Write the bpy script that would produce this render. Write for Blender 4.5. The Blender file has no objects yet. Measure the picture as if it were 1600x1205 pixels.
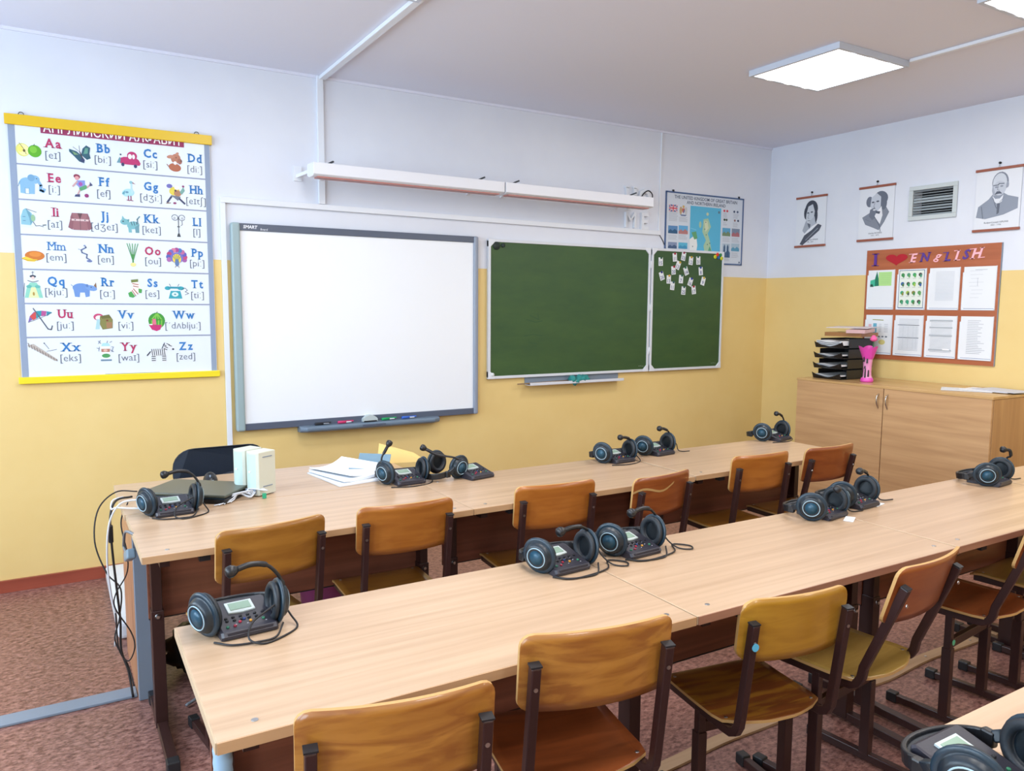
import bpy, bmesh, math, random
from mathutils import Vector, Matrix, Euler
random.seed(4)
PI = math.pi
R = math.radians
SC = bpy.context.scene
COL = SC.collection

# ------------------------------------------------------------------ camera
cam_d = bpy.data.cameras.new('camera')
cam = bpy.data.objects.new('camera', cam_d); COL.objects.link(cam)
CX, CY, CZ, YAW, PITCH, ROLL, FOC = -0.50671, -4.87835, 1.56666, 0.539396, -0.103896, 0.006654, 1206.467
fw = Vector((math.sin(YAW)*math.cos(PITCH), math.cos(YAW)*math.cos(PITCH), math.sin(PITCH)))
rt = Vector((math.cos(YAW), -math.sin(YAW), 0)); up = rt.cross(fw)
r2 = math.cos(ROLL)*rt + math.sin(ROLL)*up; u2 = -math.sin(ROLL)*rt + math.cos(ROLL)*up
cam.matrix_world = Matrix(((r2.x, u2.x, -fw.x, CX), (r2.y, u2.y, -fw.y, CY), (r2.z, u2.z, -fw.z, CZ), (0, 0, 0, 1)))
cam_d.sensor_fit = 'HORIZONTAL'; cam_d.sensor_width = 36
cam_d.lens = 36*FOC/1600
cam_d.clip_start = .05; cam_d.clip_end = 200
SC.camera = cam

# ------------------------------------------------------------------ world, lights, exposure
SC.view_settings.view_transform = 'Standard'; SC.view_settings.look = 'None'
SC.view_settings.gamma = 1; SC.view_settings.use_curve_mapping = False
SC.view_settings.exposure = -0.08
W = bpy.data.worlds.new('World'); SC.world = W; W.use_nodes = True
W.node_tree.nodes['Background'].inputs[0].default_value = (.75, .86, 1, 1)
W.node_tree.nodes['Background'].inputs[1].default_value = 1.2
RX, RY, RZ, LX = 5.095, -6.6, 2.97, -2.6     # right wall, back wall, ceiling, left (window) wall
def area(name, loc, rot, sx, sy, power, col):
    l = bpy.data.lights.new(name, 'AREA'); l.shape = 'RECTANGLE'; l.size = sx; l.size_y = sy; l.energy = power; l.color = col
    o = bpy.data.objects.new(name, l); COL.objects.link(o); o.location = loc; o.rotation_euler = rot
    return o
WINDOWS = [(-5.9, -4.5), (-4.0, -2.6), (-2.1, -.6)]
for a, b in WINDOWS:                      # daylight coming in through the three windows of the left wall
    area('window_daylight', (LX-.15, (a+b)/2, 1.85), (0, R(-90), 0), 1.7, b-a-.1, 84, (.70, .85, 1))
LIGHTS = [(x, y) for x in (.7, 3.47) for y in (-1.8, -3.13, -4.5, -5.8)]
for x, y in LIGHTS:
    area('ceiling_tube_light', (x, y, RZ-.1), (0, 0, 0), .52, .52, 17, (1, .96, .93))

# ------------------------------------------------------------------ materials
MATS = {}
def mat(name, col, rough=.5, metal=0, emit=None, estr=0, spec=.5, bump=0, bscale=200, coat=0, alpha=1, trans=0):
    if name in MATS: return MATS[name]
    m = bpy.data.materials.new(name); m.use_nodes = True; n = m.node_tree.nodes; l = m.node_tree.links
    b = n['Principled BSDF']
    b.inputs['Base Color'].default_value = (*col, 1); b.inputs['Roughness'].default_value = rough
    b.inputs['Metallic'].default_value = metal; b.inputs['Specular IOR Level'].default_value = spec
    b.inputs['Coat Weight'].default_value = coat; b.inputs['Transmission Weight'].default_value = trans; b.inputs['Alpha'].default_value = alpha
    if emit: b.inputs['Emission Color'].default_value = (*emit, 1); b.inputs['Emission Strength'].default_value = estr
    if bump:
        t = n.new('ShaderNodeTexNoise'); t.inputs['Scale'].default_value = bscale
        bp = n.new('ShaderNodeBump'); bp.inputs['Strength'].default_value = bump; bp.inputs['Distance'].default_value = .002
        tc = n.new('ShaderNodeTexCoord'); l.new(tc.outputs['Object'], t.inputs['Vector'])
        l.new(t.outputs[0], bp.inputs['Height']); l.new(bp.outputs[0], b.inputs['Normal'])
    MATS[name] = m
    return m
def srgb(r, g, b):
    f = lambda c: (c/255/12.92) if c/255 <= .04045 else ((c/255+.055)/1.055)**2.4
    return (f(r), f(g), f(b))
def wood(name, c1, c2, rough=.4, scale=(1.2, 22, 22), wear=None, wearamt=.5, coat=0, detail=4):
    """streaky grain running along local x; optional blotchy wear colour"""
    if name in MATS: return MATS[name]
    m = bpy.data.materials.new(name); m.use_nodes = True; n = m.node_tree.nodes; l = m.node_tree.links
    b = n['Principled BSDF']; b.inputs['Roughness'].default_value = rough; b.inputs['Coat Weight'].default_value = coat
    tc = n.new('ShaderNodeTexCoord'); mp = n.new('ShaderNodeMapping'); mp.inputs['Scale'].default_value = scale
    inf = n.new('ShaderNodeObjectInfo'); add = n.new('ShaderNodeVectorMath'); add.operation = 'ADD'
    mul = n.new('ShaderNodeMath'); mul.operation = 'MULTIPLY'; mul.inputs[1].default_value = 13
    l.new(inf.outputs['Random'], mul.inputs[0]); l.new(tc.outputs['Object'], add.inputs[0]); l.new(mul.outputs[0], add.inputs[1])
    l.new(add.outputs[0], mp.inputs['Vector'])
    t = n.new('ShaderNodeTexNoise'); t.inputs['Scale'].default_value = 1; t.inputs['Detail'].default_value = detail; t.inputs['Distortion'].default_value = .4
    l.new(mp.outputs[0], t.inputs['Vector'])
    r = n.new('ShaderNodeValToRGB'); r.color_ramp.elements[0].position = .32; r.color_ramp.elements[1].position = .68
    r.color_ramp.elements[0].color = (*c1, 1); r.color_ramp.elements[1].color = (*c2, 1)
    l.new(t.outputs[0], r.inputs[0]); out = r.outputs[0]
    if wear:
        mp2 = n.new('ShaderNodeMapping'); mp2.inputs['Scale'].default_value = (4, 26, 26); l.new(add.outputs[0], mp2.inputs['Vector'])
        t2 = n.new('ShaderNodeTexNoise'); t2.inputs['Scale'].default_value = 1; t2.inputs['Detail'].default_value = 6; t2.inputs['Distortion'].default_value = 1.2
        l.new(mp2.outputs[0], t2.inputs['Vector'])
        r2_ = n.new('ShaderNodeValToRGB'); r2_.color_ramp.elements[0].position = .45; r2_.color_ramp.elements[1].position = .62
        l.new(t2.outputs[0], r2_.inputs[0])
        f = n.new('ShaderNodeMath'); f.operation = 'MULTIPLY'; f.inputs[1].default_value = wearamt; l.new(r2_.outputs[0], f.inputs[0])
        mx = n.new('ShaderNodeMix'); mx.data_type = 'RGBA'; l.new(f.outputs[0], mx.inputs[0]); l.new(out, mx.inputs[6]); mx.inputs[7].default_value = (*wear, 1)
        out = mx.outputs[2]
    l.new(out, b.inputs['Base Color'])
    MATS[name] = m
    return m

M_top = wood('beech_laminate', srgb(180, 150, 120), srgb(198, 169, 139), .3, (1.0, 34, 34))
M_edge_light = wood('beech_edge', srgb(176, 138, 98), srgb(192, 154, 114), .45)
M_edge_white = mat('pale_edge', srgb(192, 168, 138), .5)
M_edge_brown = wood('brown_edge', srgb(140, 98, 76), srgb(160, 116, 92), .45)
M_panel = wood('brown_laminate', srgb(112, 66, 48), srgb(138, 84, 62), .4, (1.2, 30, 30))
M_side = wood('beech_side', srgb(170, 120, 88), srgb(190, 140, 106), .4, (14, 14, 1.5))
M_cab = wood('cabinet_laminate', srgb(182, 142, 100), srgb(200, 160, 116), .42, (18, 1.6, 30), detail=5)
M_cabside = wood('cabinet_side_laminate', srgb(170, 128, 86), srgb(188, 146, 100), .42, (20, 20, 1.6))
M_cabtop = wood('cabinet_top_laminate', srgb(184, 146, 96), srgb(202, 164, 112), .25, (18, 1.6, 18))
M_frame = mat('dark_brown_paint', srgb(52, 30, 28), .35, bump=.1)
M_cap = mat('black_plastic_cap', srgb(30, 32, 36), .45)
M_steel = mat('zinc_steel', (.55, .55, .55), .3, 1)
M_black = mat('black_plastic', srgb(22, 24, 28), .38)
M_teal = mat('blue_black_plastic', srgb(18, 32, 42), .36, spec=.5)
M_teal2 = mat('blue_black_rim', srgb(24, 46, 60), .35, spec=.5)
M_pad = mat('ear_pad_leatherette', srgb(26, 34, 42), .5, bump=.2)
M_ring = mat('silver_grey_ring', srgb(150, 178, 192), .3)
M_body = mat('console_charcoal', srgb(44, 44, 54), .42, bump=.1)
M_bezel = mat('console_silver_bezel', srgb(188, 200, 198), .4)
M_lcd = mat('lcd_green_grey', srgb(138, 164, 146), .2)
M_white = mat('white_paint_metal', srgb(226, 230, 238), .35)
M_plastic = mat('white_plastic', srgb(222, 228, 236), .4)
M_cream = mat('cream_plastic', srgb(202, 206, 192), .45)
M_paper = mat('white_paper', srgb(228, 234, 240), .7)
M_greyduct = mat('grey_pvc', srgb(126, 140, 156), .45)
M_cable_b = mat('black_cable', srgb(20, 20, 24), .5)
M_cable_w = mat('white_cable', srgb(210, 216, 224), .5)
M_cable_g = mat('grey_cable', srgb(120, 126, 132), .5)

def nz(m, scale, c1, c2, p1=.4, p2=.6, detail=8, map_scale=(1, 1, 1), coord='Object'):
    n = m.node_tree.nodes; l = m.node_tree.links
    tc = n.new('ShaderNodeTexCoord'); mp = n.new('ShaderNodeMapping'); mp.inputs['Scale'].default_value = map_scale
    t = n.new('ShaderNodeTexNoise'); t.inputs['Scale'].default_value = scale; t.inputs['Detail'].default_value = detail; t.inputs['Roughness'].default_value = .65
    r = n.new('ShaderNodeValToRGB'); r.color_ramp.elements[0].position = p1; r.color_ramp.elements[1].position = p2
    r.color_ramp.elements[0].color = (*c1, 1); r.color_ramp.elements[1].color = (*c2, 1)
    l.new(tc.outputs[coord], mp.inputs[0]); l.new(mp.outputs[0], t.inputs['Vector']); l.new(t.outputs[0], r.inputs[0])
    return r
M_floor = mat('floor_linoleum', (.3, .2, .2), .42)
def _floor():
    m = M_floor; n = m.node_tree.nodes; l = m.node_tree.links
    a = nz(m, 34, srgb(100, 62, 56), srgb(168, 124, 112), .36, .64, 9, (1, 1.6, 1))
    b = nz(m, 60, (.30, .25, .25), (1, 1, 1), .36, .48, 6, (1, 1.8, 1))
    c = nz(m, 3.0, srgb(176, 160, 160), srgb(232, 206, 200), .35, .65, 3)
    mx = n.new('ShaderNodeMix'); mx.data_type = 'RGBA'; mx.blend_type = 'MULTIPLY'; mx.inputs[0].default_value = .75
    l.new(a.outputs[0], mx.inputs[6]); l.new(b.outputs[0], mx.inputs[7])
    l.new(mx.outputs[2], n['Principled BSDF'].inputs['Base Color'])
_floor()
M_wall = mat('two_tone_wall_paint', (.8, .8, .8), .5)
def _wall():
    m = M_wall; n = m.node_tree.nodes; l = m.node_tree.links
    g = n.new('ShaderNodeNewGeometry'); s = n.new('ShaderNodeSeparateXYZ'); l.new(g.outputs['Position'], s.inputs[0])
    gt = n.new('ShaderNodeMath'); gt.operation = 'GREATER_THAN'; gt.inputs[1].default_value = 1.823; l.new(s.outputs['Z'], gt.inputs[0])
    y = nz(m, 2.2, srgb(226, 198, 130), srgb(230, 204, 138), .3, .7, 3)
    w = nz(m, 2.0, srgb(216, 222, 234), srgb(222, 228, 238), .3, .7, 3)
    mx = n.new('ShaderNodeMix'); mx.data_type = 'RGBA'; l.new(gt.outputs[0], mx.inputs[0]); l.new(y.outputs[0], mx.inputs[6]); l.new(w.outputs[0], mx.inputs[7])
    l.new(mx.outputs[2], n['Principled BSDF'].inputs['Base Color'])
    t = n.new('ShaderNodeTexNoise'); t.inputs['Scale'].default_value = 60; bp = n.new('ShaderNodeBump'); bp.inputs['Strength'].default_value = .08; bp.inputs['Distance'].default_value = .003
    l.new(g.outputs['Position'], t.inputs['Vector']); l.new(t.outputs[0], bp.inputs['Height']); l.new(bp.outputs[0], n['Principled BSDF'].inputs['Normal'])
_wall()
M_ceil = mat('ceiling_whitewash', srgb(224, 228, 242), .8, bump=.1, bscale=30)
M_base = wood('reddish_skirting', srgb(140, 66, 50), srgb(160, 80, 60), .35)

# ------------------------------------------------------------------ geometry helpers
class MB:
    def __init__(s): s.v = []; s.f = []; s.m = []; s.sm = []
    def add(s, vs, fs, mi=0, smooth=False):
        o = len(s.v); s.v += [tuple(v) for v in vs]
        for f in fs: s.f.append(tuple(i+o for i in f)); s.m.append(mi); s.sm.append(smooth)
        return s
    def box(s, c, d, rz=0, mi=0, rx=0, ry=0):
        E_ = Euler((rx, ry, rz)).to_matrix()
        vs = [Vector(c)+E_@Vector((d[0]/2*a, d[1]/2*b, d[2]/2*e)) for a in (-1, 1) for b in (-1, 1) for e in (-1, 1)]
        return s.add(vs, [(0, 1, 3, 2), (4, 6, 7, 5), (0, 4, 5, 1), (2, 3, 7, 6), (0, 2, 6, 4), (1, 5, 7, 3)], mi)
    def bar(s, a, b, w, h=None, mi=0, upv=(0, 0, 1)):
        """rectangular bar from a to b"""
        h = h or w; a = Vector(a); b = Vector(b); d = (b-a).normalized(); u = Vector(upv)
        if abs(d.dot(u)) > .95: u = Vector((0, 1, 0))
        x = d.cross(u).normalized(); y = x.cross(d)
        vs = [p+x*w/2*i+y*h/2*j for p in (a, b) for i, j in ((-1, -1), (1, -1), (1, 1), (-1, 1))]
        return s.add(vs, [(3, 2, 1, 0), (4, 5, 6, 7), (0, 1, 5, 4), (1, 2, 6, 5), (2, 3, 7, 6), (3, 0, 4, 7)], mi)
    def tube(s, path, r, seg=8, mi=0, cap=True, sq=None, rs=None, closed=False):
        """round (or with sq=(w,h) rectangular) tube along a path"""
        P = [Vector(p) for p in path]; n = len(P); prev = None; rings = []
        for i, p in enumerate(P):
            d = (P[(i+1) % n]-P[i-1]) if closed else (P[min(i+1, n-1)]-P[max(i-1, 0)])
            d.normalize()
            if prev is None:
                u = Vector((0, 0, 1)) if abs(d.z) < .9 else Vector((1, 0, 0))
                prev = (u-d*u.dot(d)).normalized()
            else:
                q = prev-d*prev.dot(d); prev = q.normalized() if q.length > 1e-6 else prev
            x = d.cross(prev)
            if sq: ring = [p+x*sq[0]/2*a+prev*sq[1]/2*b for a, b in ((-1, -1), (1, -1), (1, 1), (-1, 1))]
            else:
                rr = rs[i] if rs else r
                ring = [p+x*rr*math.cos(2*PI*k/seg)+prev*rr*math.sin(2*PI*k/seg) for k in range(seg)]
            rings.append(ring)
        k = len(rings[0]); vs = [v for g in rings for v in g]; fs = []
        for i in range(n if closed else n-1):
            j = (i+1) % n
            for a in range(k): fs.append((i*k+a, i*k+(a+1) % k, j*k+(a+1) % k, j*k+a))
        if cap and not closed: fs += [tuple(range(k-1, -1, -1)), tuple((n-1)*k+a for a in range(k))]
        return s.add(vs, fs, mi, smooth=not sq)
    def lathe(s, prof, seg=24, axis='Z', c=(0, 0, 0), mi=0, smooth=True):
        """prof: (radius, height) pairs revolved about an axis"""
        vs = []; fs = []
        for r_, h in prof:
            for k in range(seg):
                a = 2*PI*k/seg; x, y = r_*math.cos(a), r_*math.sin(a)
                v = {'Z': (x, y, h), 'X': (h, x, y), 'Y': (x, h, y)}[axis]
                vs.append(Vector(v)+Vector(c))
        for i in range(len(prof)-1):
            for k in range(seg):
                q = (i*seg+k, i*seg+(k+1) % seg, (i+1)*seg+(k+1) % seg, (i+1)*seg+k)
                fs.append(q if axis != 'Y' else q[::-1])
        s.add(vs, fs, mi, smooth)
        if prof[0][0] > 1e-5: s.f.append(tuple(len(s.v)-len(vs)+k for k in range(seg))[::-1]); s.m.append(mi); s.sm.append(False)
        if prof[-1][0] > 1e-5: s.f.append(tuple(len(s.v)-seg+k for k in range(seg))); s.m.append(mi); s.sm.append(False)
        return s
    def prism(s, poly, y0, y1, mi=0, side=None):
        """polygon in local (x,z) extruded between y0 and y1"""
        n = len(poly)
        s.add([(x, y0, z) for x, z in poly]+[(x, y1, z) for x, z in poly],
              [tuple(range(n)), tuple(range(2*n-1, n-1, -1))], mi)
        o = len(s.v)-2*n
        for i in range(n):
            j = (i+1) % n; s.f.append((o+i, o+n+i, o+n+j, o+j)); s.m.append(mi if side is None else side); s.sm.append(False)
        return s
    def build(s, name, mats, parent=None, bevel=0, loc=None, rot=None, seg=2):
        me = bpy.data.meshes.new(name); me.from_pydata(s.v, [], s.f)
        if not isinstance(mats, (list, tuple)): mats = [mats]
        for m in mats: me.materials.append(m)
        me.polygons.foreach_set('material_index', s.m); me.polygons.foreach_set('use_smooth', s.sm)
        me.update()
        o = bpy.data.objects.new(name, me); COL.objects.link(o)
        if parent: o.parent = parent
        if loc: o.location = loc
        if rot: o.rotation_euler = rot
        if bevel:
            b = o.modifiers.new('bevel', 'BEVEL'); b.width = bevel; b.segments = seg; b.limit_method = 'ANGLE'; b.angle_limit = R(40)
        return o
def tag(o, label, cat, group=None, kind=None):
    if label: o['label'] = label
    if cat: o['category'] = cat
    if group: o['group'] = group
    if kind: o['kind'] = kind
    return o
def thing(name, label, cat, loc=(0, 0, 0), rz=0, group=None):
    o = bpy.data.objects.new(name, None); o.empty_display_size = .05; COL.objects.link(o)
    o.location = loc; o.rotation_euler = (0, 0, rz)
    return tag(o, label, cat, group)
def struct(o): o['kind'] = 'structure'; return o
def arc(cx, cz, r, a0, a1, n): return [(cx+r*math.cos(R(a0+(a1-a0)*i/n)), cz+r*math.sin(R(a0+(a1-a0)*i/n))) for i in range(n+1)]
def rrect(w, h, r, n=4, cx=0, cz=0):
    o = []
    for sx, sz, a in ((1, -1, -90), (1, 1, 0), (-1, 1, 90), (-1, -1, 180)):
        o += arc(cx+sx*(w/2-r), cz+sz*(h/2-r), r, a, a+90, n)
    return o
def smooth_path(pts, n=6):
    """Catmull-Rom through the points"""
    P = [Vector(p) for p in pts]; P = [2*P[0]-P[1]]+P+[2*P[-1]-P[-2]]; out = []
    for i in range(1, len(P)-2):
        a, b, c, d = P[i-1:i+3]
        for k in range(n):
            t = k/n; out.append(.5*((2*b)+(c-a)*t+(2*a-5*b+4*c-d)*t*t+(3*b-a-3*c+d)*t**3))
    out.append(P[-2]); return out

# ---- flat print: polygons, ellipses and lines on a sheet in local (x,z), facing -y
class Art:
    def __init__(s, y=-.001): s.b = MB(); s.cols = []; s.y = y; s.k = 0
    def ci(s, c):
        if isinstance(c, str): c = tuple(int(c[i:i+2], 16) for i in (0, 2, 4))
        if c not in s.cols: s.cols.append(c)
        return s.cols.index(c)
    def poly(s, pts, c):
        s.k += 1; y = s.y-.00006*s.k; n = len(pts)
        ar = sum(pts[i][0]*pts[(i+1) % n][1]-pts[(i+1) % n][0]*pts[i][1] for i in range(n))
        if ar < 0: pts = pts[::-1]
        s.b.add([(x, y, z) for x, z in pts], [tuple(range(n))], s.ci(c)); return s
    def ell(s, cx, cz, rx, rz, c, rot=0, n=18):
        ca, sa = math.cos(R(rot)), math.sin(R(rot))
        return s.poly([(cx+rx*math.cos(2*PI*i/n)*ca-rz*math.sin(2*PI*i/n)*sa, cz+rx*math.cos(2*PI*i/n)*sa+rz*math.sin(2*PI*i/n)*ca) for i in range(n)], c)
    def rect(s, x0, z0, x1, z1, c): return s.poly([(x0, z0), (x1, z0), (x1, z1), (x0, z1)], c)
    def line(s, pts, w, c):
        for (x0, z0), (x1, z1) in zip(pts, pts[1:]):
            L = math.hypot(x1-x0, z1-z0) or 1; nx, nz_ = -(z1-z0)/L*w/2, (x1-x0)/L*w/2; ex, ez = (x1-x0)/L*w*.25, (z1-z0)/L*w*.25
            s.poly([(x0+nx-ex, z0+nz_-ez), (x0-nx-ex, z0-nz_-ez), (x1-nx+ex, z1-nz_+ez), (x1+nx+ex, z1+nz_+ez)], c)
            s.k -= 1
        s.k += 1; return s
    def build(s, name, parent):
        return s.b.build(name, [mat('ink_%02x%02x%02x' % c, srgb(*c), .6) for c in s.cols], parent)
class Sub:
    """draws in a [-1,1] box placed on an Art"""
    def __init__(s, art, cx, cz, rx, rz): s.a = art; s.t = lambda x, z: (cx+x*rx, cz+z*rz); s.rx = rx; s.rz = rz
    def p(s, c, *pts): s.a.poly([s.t(*q) for q in pts], c); return s
    def e(s, c, x, z, rx, rz, rot=0): s.a.ell(*s.t(x, z), rx*s.rx, rz*s.rz, c, rot); return s
    def l(s, c, w, *pts): s.a.line([s.t(*q) for q in pts], w*min(s.rx, s.rz), c); return s

# ---- lettering: text curves turned into meshes; slab serifs added where the print has them
SERIF = {}
for ch, v in {'A': 'b.06 b.94', 'B': 'b.12 t.12', 'D': 'b.12 t.12', 'E': 'b.12 t.12', 'F': 'b.14 t.14', 'H': 'b.1 b.9 t.1 t.9', 'I': 'b.5 t.5', 'J': 't.7', 'K': 'b.12 t.12 b.92 t.85',
              'L': 'b.14 t.14', 'M': 'b.1 b.9 t.1 t.9', 'N': 'b.1 t.1 t.9', 'P': 'b.14 t.14', 'R': 'b.12 t.12 b.92', 'T': 'b.5', 'U': 't.1 t.9', 'V': 't.08 t.92', 'W': 't.06 t.94 t.5',
              'X': 'b.1 b.9 t.1 t.9', 'Y': 't.1 t.9 b.5', 'b': 't.1', 'd': 't.85 b.88', 'f': 'b.4', 'h': 'b.15 b.85 t.1', 'i': 'b.5', 'k': 'b.12 b.9 t.1', 'l': 'b.5 t.4', 'm': 'b.08 b.5 b.92 t.05',
              'n': 'b.15 b.85 t.08', 'p': 'b.15 t.1', 'q': 'b.85', 'r': 'b.25 t.15', 'u': 't.1 t.8 b.9', 'v': 't.1 t.9', 'w': 't.08 t.92', 'x': 'b.1 b.9 t.1 t.9', 'y': 't.1 t.9', 'a': 'b.9'}.items():
    SERIF[ch] = [(0 if q[0] == 'b' else 1, float(q[1:])) for q in v.split()]
def text_mesh(body, size, align='CENTER', bold=0, extrude=0, shear=0, serif=False, space=1, squeeze=1):
    """returns verts (x,y,z with the text in the x-z plane facing -y) and faces"""
    def conv(t, x0):
        c = bpy.data.curves.new('tmp', 'FONT'); c.body = t; c.size = 1; c.offset = bold; c.extrude = extrude/size if size else 0; c.shear = shear
        c.space_character = space; c.resolution_u = 2
        o = bpy.data.objects.new('tmp', c); COL.objects.link(o)
        dg = bpy.context.evaluated_depsgraph_get(); me = bpy.data.meshes.new_from_object(o.evaluated_get(dg))
        vs = [(v.co.x+x0, v.co.y, v.co.z) for v in me.vertices]; fs = [tuple(p.vertices) for p in me.polygons]
        bpy.data.objects.remove(o); bpy.data.curves.remove(c); bpy.data.meshes.remove(me)
        return vs, fs
    V, F = [], []
    if serif:
        x = 0
        for ch in body:
            if ch == ' ': x += .3; continue
            vs, fs = conv(ch, 0)
            mn = min(v[0] for v in vs); mx = max(v[0] for v in vs); lo = min(v[1] for v in vs); hi = max(v[1] for v in vs)
            if ch == 'i': hi = .53
            o = len(V); V += [(v[0]-mn+x, v[1], v[2]) for v in vs]; F += [tuple(i+o for i in f) for f in fs]
            for lv, fx in SERIF.get(ch, []):
                cx = x+fx*(mx-mn); z = lo if lv == 0 else hi; th = .05; w = (.24 if ch == 'I' else .17) if ch.isupper() else .14
                z0, z1 = (z, z+th) if lv == 0 else (z-th, z)
                o = len(V); V += [(cx-w, z0, extrude/size), (cx+w, z0, extrude/size), (cx+w, z1, extrude/size), (cx-w, z1, extrude/size)]; F.append((o, o+1, o+2, o+3))
            x += mx-mn+.13
    else: V, F = conv(body, 0)
    x0 = min(v[0] for v in V); x1 = max(v[0] for v in V); off = {'CENTER': (x0+x1)/2, 'LEFT': x0, 'RIGHT': x1}[align]
    return [((v[0]-off)*size*squeeze, -v[2]*size, v[1]*size) for v in V], F
def lettering(name, items, m, parent, y=-.0012):
    """items: (text, x, z(baseline), size, dict of options); joined into one printed part"""
    b = MB()
    for t, x, z, s_, kw in items:
        V, F = text_mesh(t, s_, **kw); b.add([(a+x, y+c, d+z) for a, c, d in V], F)
    return b.build(name, m, parent)
TEXTC = {}
def ink(h): return mat('ink_'+h, srgb(int(h[:2], 16), int(h[2:4], 16), int(h[4:], 16)), .6)

# ------------------------------------------------------------------ room shell
def slab(name, lo, hi, m): return struct(MB().box([(a+b)/2 for a, b in zip(lo, hi)], [b-a for a, b in zip(lo, hi)]).build(name, m))
slab('floor', (LX-.2, RY-.2, -.1), (RX+.2, .2, 0), M_floor)
slab('ceiling', (LX-.2, RY-.2, RZ), (RX+.2, .2, RZ+.1), M_ceil)
slab('wall_front', (LX-.2, 0, 0), (RX+.2, .15, RZ), M_wall)
slab('wall_back', (LX-.2, RY-.15, 0), (RX+.2, RY, RZ), M_wall)
# the right wall has the hole of the ventilation duct
VY0, VY1, VZ0, VZ1 = -1.665, -1.355, 2.245, 2.435
b = MB()
for lo, hi in (((RX, RY, 0), (RX+.15, 0, VZ0)), ((RX, RY, VZ1), (RX+.15, 0, RZ)), ((RX, RY, VZ0), (RX+.15, VY0, VZ1)), ((RX, VY1, VZ0), (RX+.15, 0, VZ1))):
    b.box([(p+q)/2 for p, q in zip(lo, hi)], [q-p for p, q in zip(lo, hi)])
struct(b.build('wall_right', M_wall))
# left wall with three window openings
b = MB(); ys = [RY]+[v for w in WINDOWS for v in w]+[0]
for i in range(0, len(ys), 2): b.box((LX-.1, (ys[i]+ys[i+1])/2, RZ/2), (.2, ys[i+1]-ys[i], RZ))
for a, c in WINDOWS:
    b.box((LX-.1, (a+c)/2, .45), (.2, c-a, .9)); b.box((LX-.1, (a+c)/2, (2.75+RZ)/2), (.2, c-a, RZ-2.75))
struct(b.build('wall_left', M_wall))
M_glass = mat('window_glass', (1, 1, 1), .02, trans=1)
for i, (a, c) in enumerate(WINDOWS):
    f = MB(); y = (a+c)/2; x = LX-.05
    for z in (.93, 2.72): f.box((x, y, z), (.06, c-a, .06))
    for yy in (a+.03, y, c-.03): f.box((x, yy, 1.82), (.06, .06, 1.76))
    f.box((x+.1, y, .91), (.2, c-a, .03))
    struct(f.build('window_%d' % (i+1), M_plastic))
# skirting boards
struct(MB().box(((LX+RX)/2, -.009, .033), (RX-LX, .018, .066)).build('baseboard_front', M_base))
struct(MB().box((RX-.009, RY/2, .033), (.018, -RY, .066)).build('baseboard_right', M_base))
struct(MB().box((LX+.009, RY/2, .033), (.018, -RY, .066)).build('baseboard_left', M_base))
struct(MB().box(((LX+RX)/2, -.006, RZ-.008), (RX-LX, .012, .016)).build('trim_1', M_ceil))

# ------------------------------------------------------------------ cable ducts, pipes and strips
def duct(label, a, b_, w, h, m=M_plastic, upv=(0, 0, 1), cat='cable duct'):
    o = MB().bar(a, b_, w, h, upv=upv).build('cable_duct', m, bevel=.002); return tag(o, label, cat)
duct('white vertical cable duct dropping from the ceiling behind the left end of the board lamp', (1.003, -.012, RZ-.001), (1.003, -.012, 2.19), .04, .022, upv=(0, 1, 0))
duct('long white cable duct running level along the wall above both boards', (.392, -.011, 2.174), (3.80, -.011, 2.158), .022, .034)
duct('white cable duct going down the wall between alphabet poster and whiteboard', (.406, -.010, 2.157), (.406, -.010, .02), .03, .018, upv=(0, 1, 0))
duct('thin white wire cover dropping from the ceiling left of the map poster', (3.806, -.005, RZ-.001), (3.794, -.005, 2.176), .014, .01, upv=(0, 1, 0))
duct('white duct crossing the ceiling from the front wall at upper left', (1.018, -.001, RZ-.012), (1.018, -6.4, RZ-.012), .04, .022)
duct('white duct on the ceiling joining the two square ceiling lights', (3.765, -2.13, RZ-.01), (3.765, -2.82, RZ-.01), .03, .018)
duct('flat grey floor duct running from the left towards the teacher desk', (LX+.03, -1.556, .006), (-.274, -1.556, .006), .085, .01, M_greyduct)
duct('upright grey duct standing against the end of the teacher desk side panel', (-.236, -1.622, .001), (-.236, -1.622, .735), .07, .03, M_greyduct, upv=(0, 1, 0))
o = MB().tube(smooth_path([(3.80, -.004, 2.15), (3.84, -.004, 2.10), (3.878, -.004, 2.035)]), .003, 6).build('wire', M_cable_b); tag(o, 'short black wire slanting from the duct end to the map poster corner', 'wire')
o = MB().tube([(4.55, -.004, RZ-.006), (4.9, -.004, RZ-.008), (RX-.01, -.006, RZ-.008)], .004, 6).build('wire', M_cable_b); tag(o, 'thin black wire along the ceiling edge by the right corner', 'wire')
# wooden strip over a cable on the floor under the second row of chairs
pts = [(.7, -3.03), (1.2, -3.022), (1.5, -2.998), (1.76, -3.0), (2.2, -2.99), (2.45, -3.01), (2.8, -2.985), (3.28, -2.995), (3.9, -3.0)]
b = MB(); P = smooth_path([(x, y, .005) for x, y in pts], 4)
b.tube([p for p in P], .02, sq=(.05, .009))
t = thing('floor_strip', 'pale wooden strip nailed to the floor under the second chair row', 'floor strip')
b.build('strip', wood('bare_wood_strip', srgb(168, 136, 104), srgb(190, 158, 124), .6), t)
for i in range(3, len(P), 3):
    MB().lathe([(.006, 0), (.005, .003)], 8).build('nail', M_steel, t, loc=(P[i].x, P[i].y, .0095))

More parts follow.
